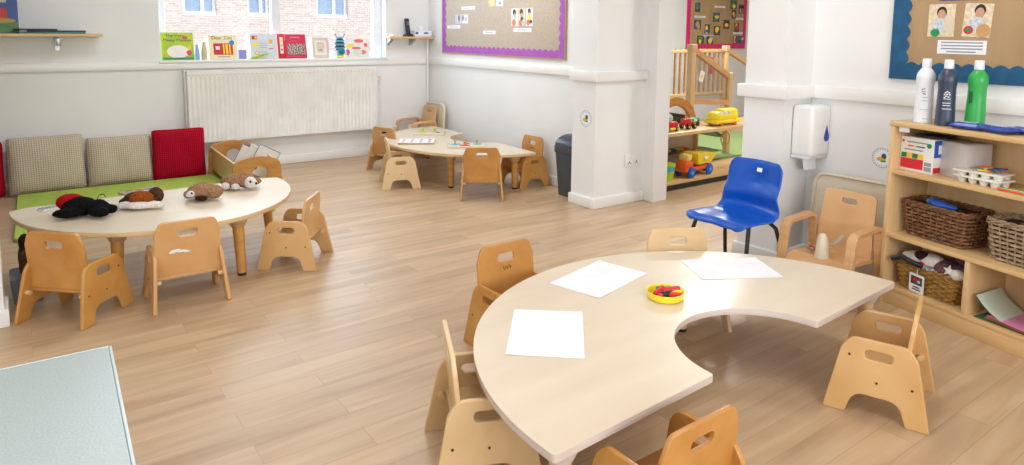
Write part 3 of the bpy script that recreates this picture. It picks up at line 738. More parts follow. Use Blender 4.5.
# bottles
def bottle(label, x, y, mbod, mcap, mark, S=1):
    t = bkthing('paint_bottle',label,'bottle',x,y,BH,.65)
    MB().lathe([(.0,0),(.036,.0),(.0385,.004),(.038,.02),(.035,.12),(.034,.165),(.037,.19),(.0375,.205),(.034,.222),(.022,.24),(.0165,.246),(.0165,.25)],mbod,n=32).build('body', t)
    MB().lathe([(.0185,.247),(.0190,.249),(.0180,.283),(.017,.286),(0,.286)],mcap,n=24).build('cap', t)
    b = MB()
    def ring(x0,z,w,h,m):     # small curved mark on the bottle front (front = -y)
        r = .0372 if z<.1 else .0352; n = 5; vs=[]; fs=[]
        for k in range(n+1):
            a = -PI/2 + (x0+w*(k/n-.5))/r
            for zz_ in (z-h/2,z+h/2): vs.append(((r+.0022)*math.cos(a),(r+.0022)*math.sin(a),zz_))
        for k in range(n): fs.append([k*2,k*2+2,k*2+3,k*2+1])
        b.add(vs,fs,m)
    if mark == 'splat':
        for (x0,z) in [(-.006,.145),(0,.15),(.006,.145),(-.009,.137),(0,.138),(.009,.137),(-.003,.13),(.005,.127),(-.008,.124)]: ring(x0,z,.006,.005,M_paper)
        for x0,z,w_ in [(0,.118,.024),(0,.1,.03),(0,.09,.026),(.002,.075,.034)]: ring(x0,z,w_,.0025,M_paper)
    elif mark == 'grey':
        for (x0,z) in [(-.01,.15),(-.004,.153),(-.009,.141),(-.002,.14),(-.006,.132),(0,.13)]: ring(x0,z,.006,.005,M_inkl)
        for x0,z,w_ in [(0,.115,.02),(0,.1,.024),(0,.06,.03),(.008,.02,.018)]: ring(x0,z,w_,.002,M_inkl)
    else:
        for x0,z,w_ in [(-.024,.13,.014)]: ring(x0,z,w_,.05,mat('green_dark',(30,110,60)))
    b.build('printing', t)
    return t
M_bw = mat('bottle_white',(238,240,246),rough=.3); M_bn = mat('bottle_slate',(58,70,92),rough=.3); M_bg = mat('bottle_green',(52,176,82),rough=.3)
bottle('white paint bottle, leftmost of three on the shelf unit',.09,.085,M_bw,M_bw,'grey')
bottle('dark slate blue paint bottle with white splash mark on the shelf unit',.195,.08,M_bn,M_bw,'splat')
bottle('green paint bottle with white cap on the shelf unit',.285,.14,M_bg,M_bw,'none')
tag(MB().box((0,0,.012),(.02,.02,.024),M_red,bev=.003).build('red_block',None,BM @ T(.155,.17,BH)),'tiny red block between the white and dark bottles','block')
def packet(label, x, y, z, rz, w=.13, d=.085, m2=None):
    b = MB(); vs=[]; fs=[]; n=10
    for sgn in (1,-1):
        for i in range(n+1):
            for j in range(n+1):
                u=-1+2*i/n; v=-1+2*j/n; hh=.014*(max(0,1-u**4)**.5)*(max(0,1-v**4)**.5)+.0006*math.sin(9*u+5*v)
                vs.append((u*w/2,v*d/2,.0155+sgn*hh))
    o=(n+1)**2
    for s in range(2):
        for i in range(n):
            for j in range(n): a=s*o+i*(n+1)+j; fs.append([a,a+1,a+n+2,a+n+1])
    b.add(vs,fs,mat('blue_packet',(50,84,180),(30,54,140),rough=.25,scale=(30,30,30)))
    b.box((0,0,.0295),(w*.45,d*.4,.001),m2 or M_pgrey)
    return tag(b.build('foil_packet',None,BM @ T(x,y,z) @ RZ(rz)),label,'packet')
packet('glossy blue packet lying just right of the green bottle',.315,.06,BH,.25)
packet('flat blue and grey packet in the middle of the three on the shelf unit',.425,.07,BH,-.15,.15,.09)
packet('glossy blue packet at the picture edge on the shelf unit',.50,.14,BH+.0,.1,.13,.09)
# crayon box
cb = bkthing('crayon_box','white crayon box with green and yellow squares and red band','box',.098,.10,.629,.05)
W,D,Hh = .155,.10,.155
MB().b2(-W/2,W/2,-D/2,D/2,0,Hh,mat('box_white',(238,236,230)),bev=.002).build('carton', cb)
b = MB(); fy = -D/2-.0008
b.b2(-W/2+.004,W/2-.045,fy,fy+.001,.012,.058,mat('box_red',(214,40,52)))
for i in range(4): b.b2(-W/2+.006+i*.026,-W/2+.031+i*.026,fy,fy+.001,.06,.082,(mat('box_green',(30,130,70)) if i%2==0 else mat('box_yellow',(246,200,40))))
b.b2(W/2-.04,W/2-.008,fy,fy+.001,.01,.03,M_inkl); b.b2(W/2-.04,W/2-.008,fy,fy+.001,.034,.05,M_inkl)
for i,c in enumerate([M_red,M_orange,M_yel,M_green,M_pblue,M_purpink]): b.b2(-W/2+.035+i*.013,-W/2+.048+i*.013,fy,fy+.001,.112,.118,c)
b.b2(-W/2+.03,W/2-.03,fy,fy+.001,.13,.136,M_inkl); b.b2(-W/2+.02,W/2-.05,fy,fy+.001,.095,.101,M_inkl)
b.plate(circle(.011),[],.001,M_green,on((W/2-.022,fy,.125),WY),bev=.0002)
b.plate(circle(.006),[],.001,M_red,on((-W/2+.012,fy,.135),WY),bev=.0002)
b.build('front_print', cb)
b = MB(); b.b2(W/2,W/2+.001,-D/2+.002,D/2-.002,.075,Hh-.004,M_pblue); b.b2(W/2,W/2+.001,-D/2+.002,D/2-.002,.005,.03,M_red); b.b2(W/2,W/2+.0012,-.02,.02,.09,.13,M_paper); b.build('side_print', cb)
gb = bkthing('cardboard_box','plain greyish cardboard box beside the crayon box','box',.245,.155,.629,-.22)
b = MB(); M_gb = mat('grey_card',(206,200,196),(196,190,186)); b.b2(-.075,.075,-.065,.065,0,.15,M_gb,bev=.002); b.build('carton', gb)
MB().b2(-.075,-.0,-.066,.066,.15,.153,M_gb,bev=.001).b2(.002,.075,-.066,.066,.151,.154,M_gb,bev=.001).build('flap', gb)
tag(MB().box((0,0,0),(.05,.001,.025),M_paper,None).build('paper_tag',None,BM @ T(.06,.012,.82)),'small white paper tag stuck beneath the shelf unit top','tag')
tag(MB().b2(.13,.25,.05,.16,.0,.012,M_dark,None,.003).build('dark_folder',None,BM @ T(-.06,.02,.786)),'thin dark folder lying on the crayon box','folder')
# egg tray
def tray_(label, x,y,z,rz):
    b = MB(); b.b2(-.095,.095,-.055,.055,.022,.03,mat('pulp_white',(236,232,222)),bev=.003)
    for i in range(4):
        for j in range(2): b.lathe([(.0,.0),(.014,.0),(.02,.022)],mat('pulp_white',(0,0,0)),T(-.069+i*.046,-.027+j*.054,0),n=12)
    return tag(b.build('paint_tray',None,BM @ T(x,y,z) @ RZ(rz)),label,'tray')
tray_('white moulded paint tray at the bottom of the tray stack',.375,.09,.629,-.05)
tray_('white moulded paint tray on top of the tray stack, crayons on it',.37,.095,.652,.12)
cc = [M_red,M_yel,M_green,M_pblue,M_orange,M_purpink,M_cyan,M_pink]
for i in range(14):
    p = BM @ Vector((.36+random.uniform(0,.075),.07+random.uniform(0,.05),.688+.004*(i//4)))
    a = random.uniform(0,PI); b = MB(); b.tube([(-.025,0,0),(.02,0,0),(.027,0,0)],[.0035,.0035,.001],cc[i%8],n=6)
    o = b.build('wax_crayon',None,T(*p) @ RZ(a)); tag(o,'thin wax crayon in the multicoloured heap on the white trays','crayon','crayons on the paint trays')
for i in range(4):
    b = MB(); b.tube([(-.05,0,0),(.045,0,0),(.055,0,0)],[.004,.004,.0008],[M_orange,M_cyan,M_yel,M_green][i],n=6)
    tag(b.build('colouring_pencil',None,BM @ T(.52,.03+.012*i,.634) @ RZ(.1*i)),['orange','light blue','yellow','green'][i]+' pencil on the upper shelf at the picture edge','pencil')
# wicker baskets
def weave(w, d, h, r, m, M_, taper=.86, rows=12, per=60, sr=.006):
    b = MB(); base = rrect(1,1,.0,0,0)
    def pt(s, z):     # s 0..1 around rounded rect
        k = lerp(taper,1,z/h); ww, dd = w*k, d*k
        pl = rrect(ww,dd,r,0,0,5)
        # param by length
        LL=[0]
        for i in range(1,len(pl)+1): LL.append(LL[-1]+math.dist(pl[i%len(pl)],pl[i-1]))
        t = (s%1)*LL[-1]
        for i in range(1,len(pl)+1):
            if LL[i] >= t:
                q=(t-LL[i-1])/max(1e-9,LL[i]-LL[i-1]); a=pl[i-1]; c=pl[i%len(pl)]
                x=lerp(a[0],c[0],q); y=lerp(a[1],c[1],q); nx=(c[1]-a[1]); ny=-(c[0]-a[0]); l=math.hypot(nx,ny) or 1
                return Vector((x,y,z)), Vector((nx/l,ny/l,0))
        return Vector((pl[0][0],pl[0][1],z)), Vector((0,-1,0))
    st = per//2 if (per//2)%2==0 else per//2+1
    for j in range(rows):
        z = h*(j+.5)/rows; pts=[]
        for i in range(st*4):
            p,nn = pt(i/(st*4),z); ph = PI*(i/4.0)+PI*j
            pts.append(p+nn*(.0045*math.sin(ph)))
        b.tube(pts,sr*1.0,m,n=5,closed=True,flat=(.8,1.0))
    o1=b
    for i in range(st):
        p0,_=pt((i+.5)/st,0.0); p1,_=pt((i+.5)/st,h); b.tube([p0,p1],.003,m,n=4)
    return b, pt
def basket(label, x, y, z, w, d, h, m, m_in, rows=12):
    t = bkthing('wicker_basket',label,'basket',x,y,z)
    b, pt = weave(w,d,h,.035,m,None,rows=rows); b.build('woven_wall', t)
    rim = MB()
    for ph in (0,PI):
        pts=[]
        for i in range(150):
            p,nn=pt(i/150,h); a=i*.55+ph; pts.append(p+nn*.005*math.cos(a)+Vector((0,0,.005*math.sin(a)+.003)))
        rim.tube(pts,.005,m,n=6,closed=True)
    rim.build('braided_rim', t)
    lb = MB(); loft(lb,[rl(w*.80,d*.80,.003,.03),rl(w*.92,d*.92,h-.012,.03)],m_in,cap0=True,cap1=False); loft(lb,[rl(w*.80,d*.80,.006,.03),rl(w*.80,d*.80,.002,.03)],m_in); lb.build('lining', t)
    return t
M_w1 = mat('dark_wicker',(150,104,66),(100,66,42),rough=.6,scale=(60,60,60),rnd=True); M_w2 = mat('grey_wicker',(184,160,128),(140,116,88),rough=.6,scale=(60,60,60)); M_w3 = mat('olive_wicker',(184,142,72),(140,102,44),rough=.6,scale=(60,60,60))
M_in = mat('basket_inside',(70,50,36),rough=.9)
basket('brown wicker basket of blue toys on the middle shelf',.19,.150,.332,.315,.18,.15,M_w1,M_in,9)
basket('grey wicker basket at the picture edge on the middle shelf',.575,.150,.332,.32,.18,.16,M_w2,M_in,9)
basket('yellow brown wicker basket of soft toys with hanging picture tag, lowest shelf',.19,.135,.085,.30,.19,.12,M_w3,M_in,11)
def bko(name, label, cat, ells, m, x,y,z, vox=.006): return tag(blob(name, ells, m, None, BM @ T(x,y,z), vox, .001),label,cat)
bko('toy_shell','blue rounded toy in the brown wicker basket','toy',[((0,0,0),(.04,.03,.018)),((.04,.01,-.005),(.035,.02,.012)),((-.035,0,.004),(.018,.018,.02))],M_pblue,.20,.09,.50)
bko('toy_shell','light blue toy in the brown wicker basket beside the darker blue one','toy',[((0,0,0),(.035,.025,.012)),((.035,0,0),(.02,.012,.01))],M_cyan,.15,.12,.495)
# soft toys in the lowest basket
pl = bkthing('soft_toy','white plush dog with a black ear patch lying in the lowest basket','soft toy',.165,.10,.235)
blob('plush_body',[((-.04,0,-.01),(.075,.055,.035),.2),((.03,-.015,.0),(.055,.045,.035)),((-.09,-.02,-.005),(.025,.02,.02))],F_white,pl)
blob('ear_patch',[((-.012,-.032,.018),(.036,.026,.022),-.2)],F_choc,pl,None,.004,.001)
pl = bkthing('soft_toy','plum plush toy with white star patch lying in the lowest basket','soft toy',.28,.09,.235)
blob('plush_body',[((-.02,0,-.01),(.05,.06,.035)),((.035,.01,-.01),(.035,.05,.03)),((0,.06,.02),(.04,.025,.02))],F_plum,pl)
b = MB(); sp_=[(.026*math.cos(PI/2+k*PI/5)*(1 if k%2==0 else .45),.026*math.sin(PI/2+k*PI/5)*(1 if k%2==0 else .45)) for k in range(10)]
b.plate(sp_,[],.006,F_white,frame((.02,-.052,.0),(1,.1,0),(0,.35,1)),bev=.001); b.build('star_patch', pl)
blob('plush_head',[((.05,-.04,-.012),(.03,.025,.024))],F_white,pl,None,.005,.001)
tag(MB().tube([(-.09,-.06,0),(-.05,-.05,.02),(0,-.055,.012),(.05,-.05,.005)],.012,M_dark,n=8,M=BM @ T(.14,.07,.215)).build('dark_sock'),'dark cloth tucked along the rim of the lowest basket','cloth')
tag(blob('red_toy',[((0,0,0),(.02,.012,.01)),((.03,.005,-.002),(.022,.01,.008))],M_red,None,BM @ T(.17,.045,.222),.003,0),'small red toy peeping over the rim of the lowest basket','toy')
tag(blob('cloth_toy',[((0,0,0),(.05,.02,.012)),((.05,.005,-.004),(.04,.016,.01))],mat('teal_cloth',(60,120,130),(230,232,236),rough=.9,scale=(50,50,50)),None,BM @ T(.19,.05,.212),.004,0),'teal and white patterned cloth toy at the front of the lowest basket','toy')
tg = bkthing('picture_tag','white picture tag hanging on the front of the lowest basket','tag',.165,.029,.132,0)
Mt = frame((0,0,0),(1,0,0),(0,-.12,1)) @ RZ(math.radians(-4)) @ Matrix.Scale(1.15,4)
MB().plate(rrect(.062,.078,.008),[],.0012,M_paper,Mt,bev=.0002).build('card', tg)
MB().box((0,.012,.001),(.047,.034,.0012),mat('photo_dark',(0,0,0)),Mt).plate(circle(.008,-.006,.014),[],.0006,M_red,Mt @ T(0,0,.0018),bev=.0001).plate(circle(.006,.01,.01),[],.0006,M_pgrey,Mt @ T(0,0,.0018),bev=.0001).build('photo', tg)
MB().box((0,-.016,.001),(.026,.005,.001),M_ink,Mt).box((0,-.026,.001),(.034,.005,.001),M_ink,Mt).build('lettering', tg)
MB().tube([(0,.002,.038),(-.004,.004,.055),(0,.016,.075)],.0018,M_paper,n=6).build('hook', tg)
# coloured paper in the right compartment
def sheet(label, m, x, y, z, w, d, rz, curl=0):
    b=MB(); n=10; vs=[]; fs=[]
    for k in (0,1):
        for i in range(n+1):
            for j in range(2):
                u=-1+2*i/n; zz_= curl*max(0,-u)**2.2 + .0012*k
                vs.append((u*w/2*(1-.25*curl*max(0,-u)),(j-.5)*d,zz_))
    o=(n+1)*2
    for s in range(2):
        for i in range(n): a=s*o+i*2; fs.append([a,a+1,a+3,a+2])
    for i in range(n): a=i*2; fs.append([a,a+2,o+a+2,o+a]); fs.append([a+1,a+3,o+a+3,o+a+1])
    fs.append([0,1,o+1,o]); fs.append([n*2,n*2+1,o+n*2+1,o+n*2]); b.add(vs,fs,m)
    return tag(b.build('paper_sheet',None,BM @ T(x,y,z) @ RZ(rz)),label,'paper')
sheet('dark green paper at the bottom of the coloured paper pile',mat('paper_dkgreen',(60,110,80)),.575,.125,.086,.30,.2,.03)
sheet('orange paper in the coloured paper pile on the lowest shelf',mat('paper_orange',(232,150,80)),.60,.12,.092,.26,.19,-.06)
sheet('pale green paper curling up at the left of the paper pile',mat('paper_pgreen',(206,222,200)),.565,.13,.097,.29,.19,.10,.08)
sheet('pink paper on top of the coloured paper pile on the lowest shelf',mat('paper_pink',(222,140,186)),.61,.115,.103,.25,.2,-.12)

# ------------------------------------------------------------------ papers and crayons on the big table
def tpaper(label, pts):
    c = sum((Vector(p) for p in pts), Vector((0,0)))/4
    u = ((Vector(pts[1])-Vector(pts[0]))+(Vector(pts[2])-Vector(pts[3]))).normalized()
    b = MB(); b.box((0,0,.0006),(.235,.333,.0008),M_paper)
    return c
def paper_on(label, cx, cy, w, d, a):
    b=MB(); n=8; vs=[]; fs=[]
    for k in (0,1):
        for i in range(n+1):
            for j in range(n+1):
                u=-1+2*i/n; v=-1+2*j/n; vs.append((u*w/2,v*d/2,.0006+.0007*k+.0018*max(0,u*v)**4))
    o=(n+1)**2
    for s in range(2):
        for i in range(n):
            for j in range(n): q=s*o+i*(n+1)+j; fs.append([q,q+1,q+n+2,q+n+1])
    for i in range(n):
        for (a0,a1) in ((i*(n+1),(i+1)*(n+1)),(i*(n+1)+n,(i+1)*(n+1)+n),(i,i+1),(n*(n+1)+i,n*(n+1)+i+1)): fs.append([a0,a1,o+a1,o+a0])
    b.add(vs,fs,M_paper)
    return tag(b.build('drawing_paper',None,T(cx,cy,TH+.0004) @ RZ(a)),label,'paper')
paper_on('blank white sheet nearest the camera, at the left of the crescent table',1.315,1.594,.232,.333,math.radians(-41+90-90))
paper_on('blank white sheet turned diagonally, middle one on the crescent table',1.783,1.848,.345,.225,math.radians(13.5))
paper_on('blank white sheet at the right rear of the crescent table, near the blue chair',2.297,1.627,.333,.232,math.radians(-29))
bw = thing('crayon_bowl','round yellow plastic bowl of stubby crayons on the crescent table','bowl',(1.838,1.566,TH+.001))
MB().lathe([(0,0),(.055,0),(.062,.006),(.067,.027),(.0675,.029),(.064,.029),(.060,.022),(.056,.008),(0,.006)],M_yel,n=40).build('bowl', bw)
for i,(x,y,a,m,l,z) in enumerate([(-.016,.012,.9,M_red,'upright red stub',.02),(-.008,-.012,.4,M_black,'black stub',.016),(.016,.016,-.1,M_green,'green stick',.017),(.02,-.006,.1,M_red,'long red stick',.022),(.008,-.026,-.3,M_red,'low red stub',.014),(-.028,-.004,1.4,M_red,'left red stub',.014),(.03,-.022,.6,M_yel,'yellow stub',.015)]):
    b=MB(); b.lathe([(0,-.027),(.0085,-.027),(.0095,-.02),(.0095,.024),(.008,.027),(0,.027)],m,RY(PI/2),n=12)
    tag(b.build('chunky_crayon',None,T(1.838+x*1.15,1.566+y*1.15,TH+z+.007) @ RZ(a+math.radians(-37)) @ RY(-.15 if i in(0,3) else 0) @ Matrix.Scale(1.15,4)),'%s crayon in the yellow bowl'%l,'crayon')

# ------------------------------------------------------------------ puppets on the half round table
H3 = .331
p = thing('ladybird_puppet','black and red ladybird hand puppet at the left of the half round table','soft toy',(.23,3.87,H3),math.radians(-30)); p.scale=(1.12,1.15,1.35)
blob('plush_body',[((0,0,.03),(.075,.05,.035)),((.08,-.015,.028),(.045,.04,.03)),((-.02,-.06,.018),(.06,.028,.018),.3),((.10,-.05,.018),(.05,.025,.018),-.2),((.02,.05,.02),(.03,.03,.02)),((.125,-.0,.018),(.03,.022,.018))],F_black,p)
blob('wings',[((-.045,.02,.04),(.068,.045,.032),-.2)],F_red,p)
MB().tube([(.07,0,.05),(.075,.01,.068),(.095,.012,.07),(.105,.005,.06)],.002,M_dark,n=6).build('antenna', p)
p = thing('dog_puppet','rust and white furry puppet, second from the left on the half round table','soft toy',(.50,3.865,H3),math.radians(-28)); p.scale=(1.12,1.15,1.35)
blob('paws',[((-.06,-.03,.013),(.045,.022,.014),.3),((.06,-.03,.013),(.055,.022,.014),-.2),((0,-.045,.014),(.06,.025,.015))],F_white,p)
blob('plush_body',[((0,-.01,.032),(.055,.04,.03))],F_rust,p)
blob('plush_head',[((.045,.035,.035),(.035,.035,.033)),((-.05,.035,.025),(.045,.03,.025),.4),((-.085,.03,.016),(.03,.018,.014),.6)],F_dkbr,p)
p = thing('bear_puppet','brown puppet with one white rimmed eye, third on the half round table','soft toy',(.79,3.88,H3),math.radians(-25)); p.scale=(1.12,1.15,1.35)
blob('plush_body',[((0,0,.032),(.06,.055,.032)),((.055,-.01,.028),(.04,.045,.028)),((-.035,.05,.025),(.05,.03,.022),.3),((-.06,-.01,.02),(.025,.03,.018))],F_brown,p)
blob('muzzle',[((-.04,-.046,.027),(.020,.014,.014)),((-.052,-.04,.024),(.014,.012,.011))],F_white,p,None,.004,.001)
blob('dark_paw',[((.008,-.06,.012),(.028,.013,.012))],F_choc,p,None,.004,.001)
blob('white_tip',[((.01,.068,.028),(.025,.018,.018))],F_white,p,None,.004,.001)
MB().ell((-.034,-.058,.033),(.005,.004,.005),M_dark).build('eye', p)
p = thing('bear_puppet','brown and white puppet with white muzzle at the right end of the half round table','soft toy',(1.02,4.02,H3),math.radians(-38)); p.scale=(1.12,1.15,1.35)
blob('plush_body',[((-.03,0,.03),(.06,.045,.03)),((.03,0,.035),(.04,.038,.035)),((-.08,.02,.022),(.03,.03,.02)),((.04,.05,.02),(.05,.02,.018),.3)],F_brown,p)
blob('muzzle',[((.062,-.02,.028),(.032,.024,.026)),((.075,-.01,.02),(.02,.02,.018))],F_white,p,None,.005,.001)
blob('front_paw',[((-.055,-.045,.016),(.022,.016,.016))],F_white,p,None,.004,.001); blob('front_paw',[((-.005,-.045,.014),(.022,.015,.014))],F_white,p,None,.004,.001)
MB().ell((.072,-.042,.036),(.006,.004,.006),M_dark).build('eye', p); MB().ell((.094,-.024,.026),(.006,.006,.006),M_dark).build('nose', p)
b=MB(); b.box((0,0,.004),(.12,.05,.008),M_paper,None)
for k in range(8): b.box((-.052+k*.015,0,.0085),(.007,.046,.001),M_ink)
tag(b.build('picture_strip',None,T(.125,4.10,.3262) @ RZ(.5)),'black and white striped booklet behind the ladybird puppet','booklet')

# mat and cushions
mt = MB(); mt.plate(fillet([(-.05,4.76),(1.40,4.64),(1.80,6.03),(-.02,6.03)],.03),[],.025,M_mat,T(0,0,.0135),bev=.006)
tag(mt.build('floor_mat'),'lime green floor mat in front of the cushions','mat')
def cushion(label, x, w, h, m, y, tilt=.14, rz=0, T_=.085, drop=0):
    b=MB(); n=22; vs=[]; fs=[]
    for sgn in (1,-1):
        for i in range(n+1):
            for j in range(n+1):
                u=-1+2*i/n; v=-1+2*j/n
                pin=1-.02*(1-abs(u)**2)*abs(v)**3-.035*abs(u)**10; pin2=1-.02*(1-abs(v)**2)*abs(u)**3-.035*abs(v)**10
                th=T_*(max(0,1-abs(u)**4.5)**.5)*(max(0,1-abs(v)**4.5)**.5)
                th+= .006*math.sin(7*u+2*v+x*9)*(1-u*u)*(1-v*v)
                vs.append((u*w/2*pin2, -sgn*th, h/2+v*h/2*pin))
    o=(n+1)**2
    for s in range(2):
        for i in range(n):
            for j in range(n): a=s*o+i*(n+1)+j; fs.append([a,a+1,a+n+2,a+n+1])
    b.add(vs,fs,m)
    return tag(b.build('cushion',None,T(x,y,drop) @ RZ(rz) @ RX(-tilt)),label,'cushion')
cushion('deep red knitted cushion at the left picture edge',-.295,.42,.41,M_kred,6.12)
cushion('beige waffle knit cushion, left of the two beige ones',.175,.49,.43,M_kbeige,6.10,rz=.03)
cushion('beige waffle knit cushion, right of the two, creased',.655,.46,.39,M_kbeige,6.11,tilt=.18,rz=-.02)
cushion('deep red knitted cushion between the beige cushions and the book crib',1.075,.40,.42,M_kred,6.085,rz=-.02,T_=.07,tilt=.06)
b=MB(); b.box((0,0,.006),(.27,.18,.012),mat('mixed_cover',(240,190,60),(90,170,210),scale=(14,14,14)),bev=.002); random.seed(5)
for k in range(34): b.plate(circle(.008+.008*random.random(),random.uniform(-.115,.115),random.uniform(-.07,.07),8),[],.001,random.choice([M_yel,M_red,M_paper,M_red,M_lime,M_pblue]),T(0,0,.0128+.00003*k),bev=.0002)
tag(b.build('board_book',None,T(.73,5.62,.027) @ RZ(.3)),'brightly coloured board book lying on the lime mat behind the puppets','book')

# book crib
bx_ = thing('book_crib','golden wooden book crib with round holes in its ends below the radiator','book box',(1.45,5.60,0),math.radians(-2))
ow = fillet([(-.185,0),(.185,0),(.175,.22),(.15,.27),(0,.305),(-.15,.27),(-.175,.22)],[.01,.01,.05,.05,.3,.05,.05],6)
for y in (-.44,.44):
    MB().plate(ow,[circle(.055,.02,.17,24)],.018,M_gold,on((0,y,0),WY),bev=.003).build('end_panel', bx_)
for s in (-1,1):
    MB().box((s*.155,0,.245),(.016,.862,.02),M_pale,bev=.003).build('rail', bx_)
    MB().box((s*.152,0,.15),(.006,.862,.17),M_pale,bev=.001).build('side_board', bx_)
MB().box((0,0,.07),(.30,.862,.01),M_pale,bev=.001).build('base_board', bx_)
def book(label, M_, w, h, t, cover, title=None, tm=None, extra=None, name='picture_book', pages=True, group=None):
    r = thing(name,label,'book',(0,0,0),0,group); r.matrix_world = M_
    MB().box((0,h/2,0),(w,h,t),cover,bev=.0015).build('cover', r)
    if pages: MB().box((.002,h/2,0),(w+.001,h-.008,t*.6),M_paper).build('pages', r)
    b=MB()
    if title:
        for (s,x,y,sz) in title: b.text(s,sz,tm,T(x,y,t/2+.0006))
        b.build('title', r)
    if extra:
        e=MB()
        for i,(shape,x,y,a,c,m) in enumerate(extra):
            z=t/2+.0008+.0002*i
            if shape=='r': e.box((x,y,z),(a,c,.0008),m)
            else: e.plate(circle(1,0,0,20),[],.0008,m,T(x,y,z) @ Matrix.Diagonal((a,c,1,1)),bev=.0001)
        e.build('cover_picture', r)
    return r
M_bkblue = mat('book_blue',(60,90,170)); M_bkw = mat('book_white',(240,238,232))
for i,(y,a,m,lb) in enumerate([(-.05,.60,M_bkblue,'white book with blue border, leftmost in the crib'),(-.0,.58,M_bkw,'white book in the middle of the crib'),(.05,.56,mat('book_teal',(50,120,130)),'teal edged book at the right in the crib')]):
    pM = T(1.42+i*.036,5.60,.085) @ RZ(math.radians(-60)) @ RY(0) @ frame((0,0,0),(1,0,0),(0,.25,1))
    pM = T(1.40+i*.055,5.55-i*.04,.085) @ RZ(math.radians(-20)) @ RY(math.radians(28)) @ frame((0,0,0),(1,0,0),(0,0,1)) @ RZ(math.radians(0))
    book(lb,pM,.17,.245,.012,m,extra=[('r',0,.1225,.162,.236,M_bkw),('c',.02,.15,.05,.07,M_cyan if i==1 else M_bkw),('c',-.04,.06,.02,.02,M_pink),('c',.0,.09,.03,.012,M_yel)])

# ------------------------------------------------------------------ window sill things
SZ = .9725
def sill(x, y=6.30, lean=12, rz=0): return T(x,y,SZ) @ RZ(math.radians(rz)) @ frame((0,0,0),(1,0,0),(0,math.sin(math.radians(lean)),math.cos(math.radians(lean))))
M_mg = mat('cover_lime',(206,216,40),(150,200,60),scale=(6,6,6)); M_cr = mat('cover_cream',(248,236,196)); M_pw = mat('cover_paleblue',(222,228,236)); M_pr = mat('cover_pinkred',(214,30,70))
book('lime green monkey picture book leaning on the sill, leftmost',sill(1.14,6.285,13,-2),.245,.235,.012,M_mg,[('The Very',-.02,.195,.038),('Messy Monkey',.0,.158,.036)],M_purpink,[('c',0,.07,.085,.055,mat('cover_glow',(252,246,236))),('c',.085,.06,.022,.022,M_pink),('c',.09,.105,.016,.016,M_yel),('c',.06,.19,.02,.014,M_pink),('r',0,.012,.235,.016,M_green)])
book('cream picture book with a red crate cover and title Dear Zoo',sill(1.50,6.285,12,1),.235,.215,.012,M_cr,[('Dear Zoo',-.005,.175,.042)],mat('title_olive',(110,100,60)),[('r',.0,.09,.16,.10,M_red),('r',.03,.09,.018,.085,M_yel),('r',.055,.09,.012,.085,M_yel),('r',.005,.09,.012,.085,M_yel),('r',-.045,.1,.035,.03,M_paper),('c',.075,.145,.022,.022,mat('cover_blue',(40,140,210))),('r',0,.022,.1,.006,M_inkl)])
book('white board book with coloured shapes on the sill',sill(1.845,6.29,8,0),.235,.225,.014,M_pw,None,None,[('r',-.075,.19,.045,.032,M_red),('r',-.065,.19,.02,.02,M_yel),('r',-.075,.125,.04,.035,M_yel),('c',.065,.155,.016,.022,mat('cover_amber',(250,180,50))),('c',-.06,.05,.02,.02,mat('cover_amber',(0,0,0))),('c',-.06,.05,.012,.012,M_pw),('r',.065,.09,.04,.008,M_pink),('r',0,.14,.06,.003,M_inkl),('r',0,.12,.07,.003,M_inkl),('r',0,.1,.06,.003,M_inkl),('r',0,.06,.07,.003,M_inkl)])
book('narrow red folder with a white label on the sill',sill(2.005,6.285,8,4),.065,.225,.012,M_red,None,None,[('r',0,.12,.03,.15,M_bkw),('c',0,.16,.01,.01,M_yel),('c',0,.12,.01,.01,M_lime),('c',0,.08,.01,.01,M_pink)],name='red_folder')
book('pink red picture book with a crowd picture on the sill',sill(2.135,6.28,13,3),.205,.225,.012,M_pr,None,None,[('r',.005,.085,.165,.10,mat('crowd_print',(210,190,180),(80,50,50),scale=(110,110,110),lo=.45,hi=.55)),('r',0,.018,.18,.008,M_pink),('r',.0,.195,.09,.008,M_cyan),('r',-.02,.16,.06,.006,M_pink)])
pf = thing('framed_picture','small pale wooden photo frame on the window sill','frame'); pf.matrix_world = sill(2.375,6.29,10,0)
MB().plate([(-.08,0),(.08,0),(.08,.195),(-.08,.195)],[[(-.058,.025),(.058,.025),(.058,.17),(-.058,.17)]],.014,mat('frame_wood',(226,204,182),scale=(5,30,5)),T(0,0,0),bev=.002).build('frame', pf)
MB().box((0,.0975,-.003),(.12,.15,.004),M_paper).build('mount', pf)
b=MB(); b.box((.0,.10,.0),(.07,.10,.002),M_pmix); b.plate(circle(.016,0,.075,12,.5),[],.002,M_inkl,T(0,0,.001),bev=.0003); b.build('picture', pf)
# striped caterpillar
cp = thing('caterpillar_toy','blue and black striped caterpillar soft toy standing on the window sill','soft toy',(2.56,6.29,SZ),0)
M_st = mat('stripe_blue',(120,190,220),rough=.9); M_sd = mat('stripe_dark',(44,60,80),rough=.9)
b=MB(); prof=[]
for k in range(25): 
    z=.0+.20*k/24; prof.append((max(.002,.055*math.sqrt(max(0,1-((z-.10)/.104)**2))**.7*(.85+.15*math.cos(k*1.6))),z))
for k in range(24):
    b.lathe([prof[k],prof[k+1]],M_sd if (k>9 and (k//2)%2==0) else M_st,n=20) if False else None
for k in range(24):
    n=20; vs=[]; 
    for r_,z in (prof[k],prof[k+1]):
        for q in range(n): a=2*PI*q/n; vs.append((r_*math.cos(a),r_*.7*math.sin(a),z))
    b.add(vs,[[q,(q+1)%n,n+(q+1)%n,n+q] for q in range(n)],M_sd if (k>8 and (k//2)%2==0) else M_st)
b.build('body', cp)
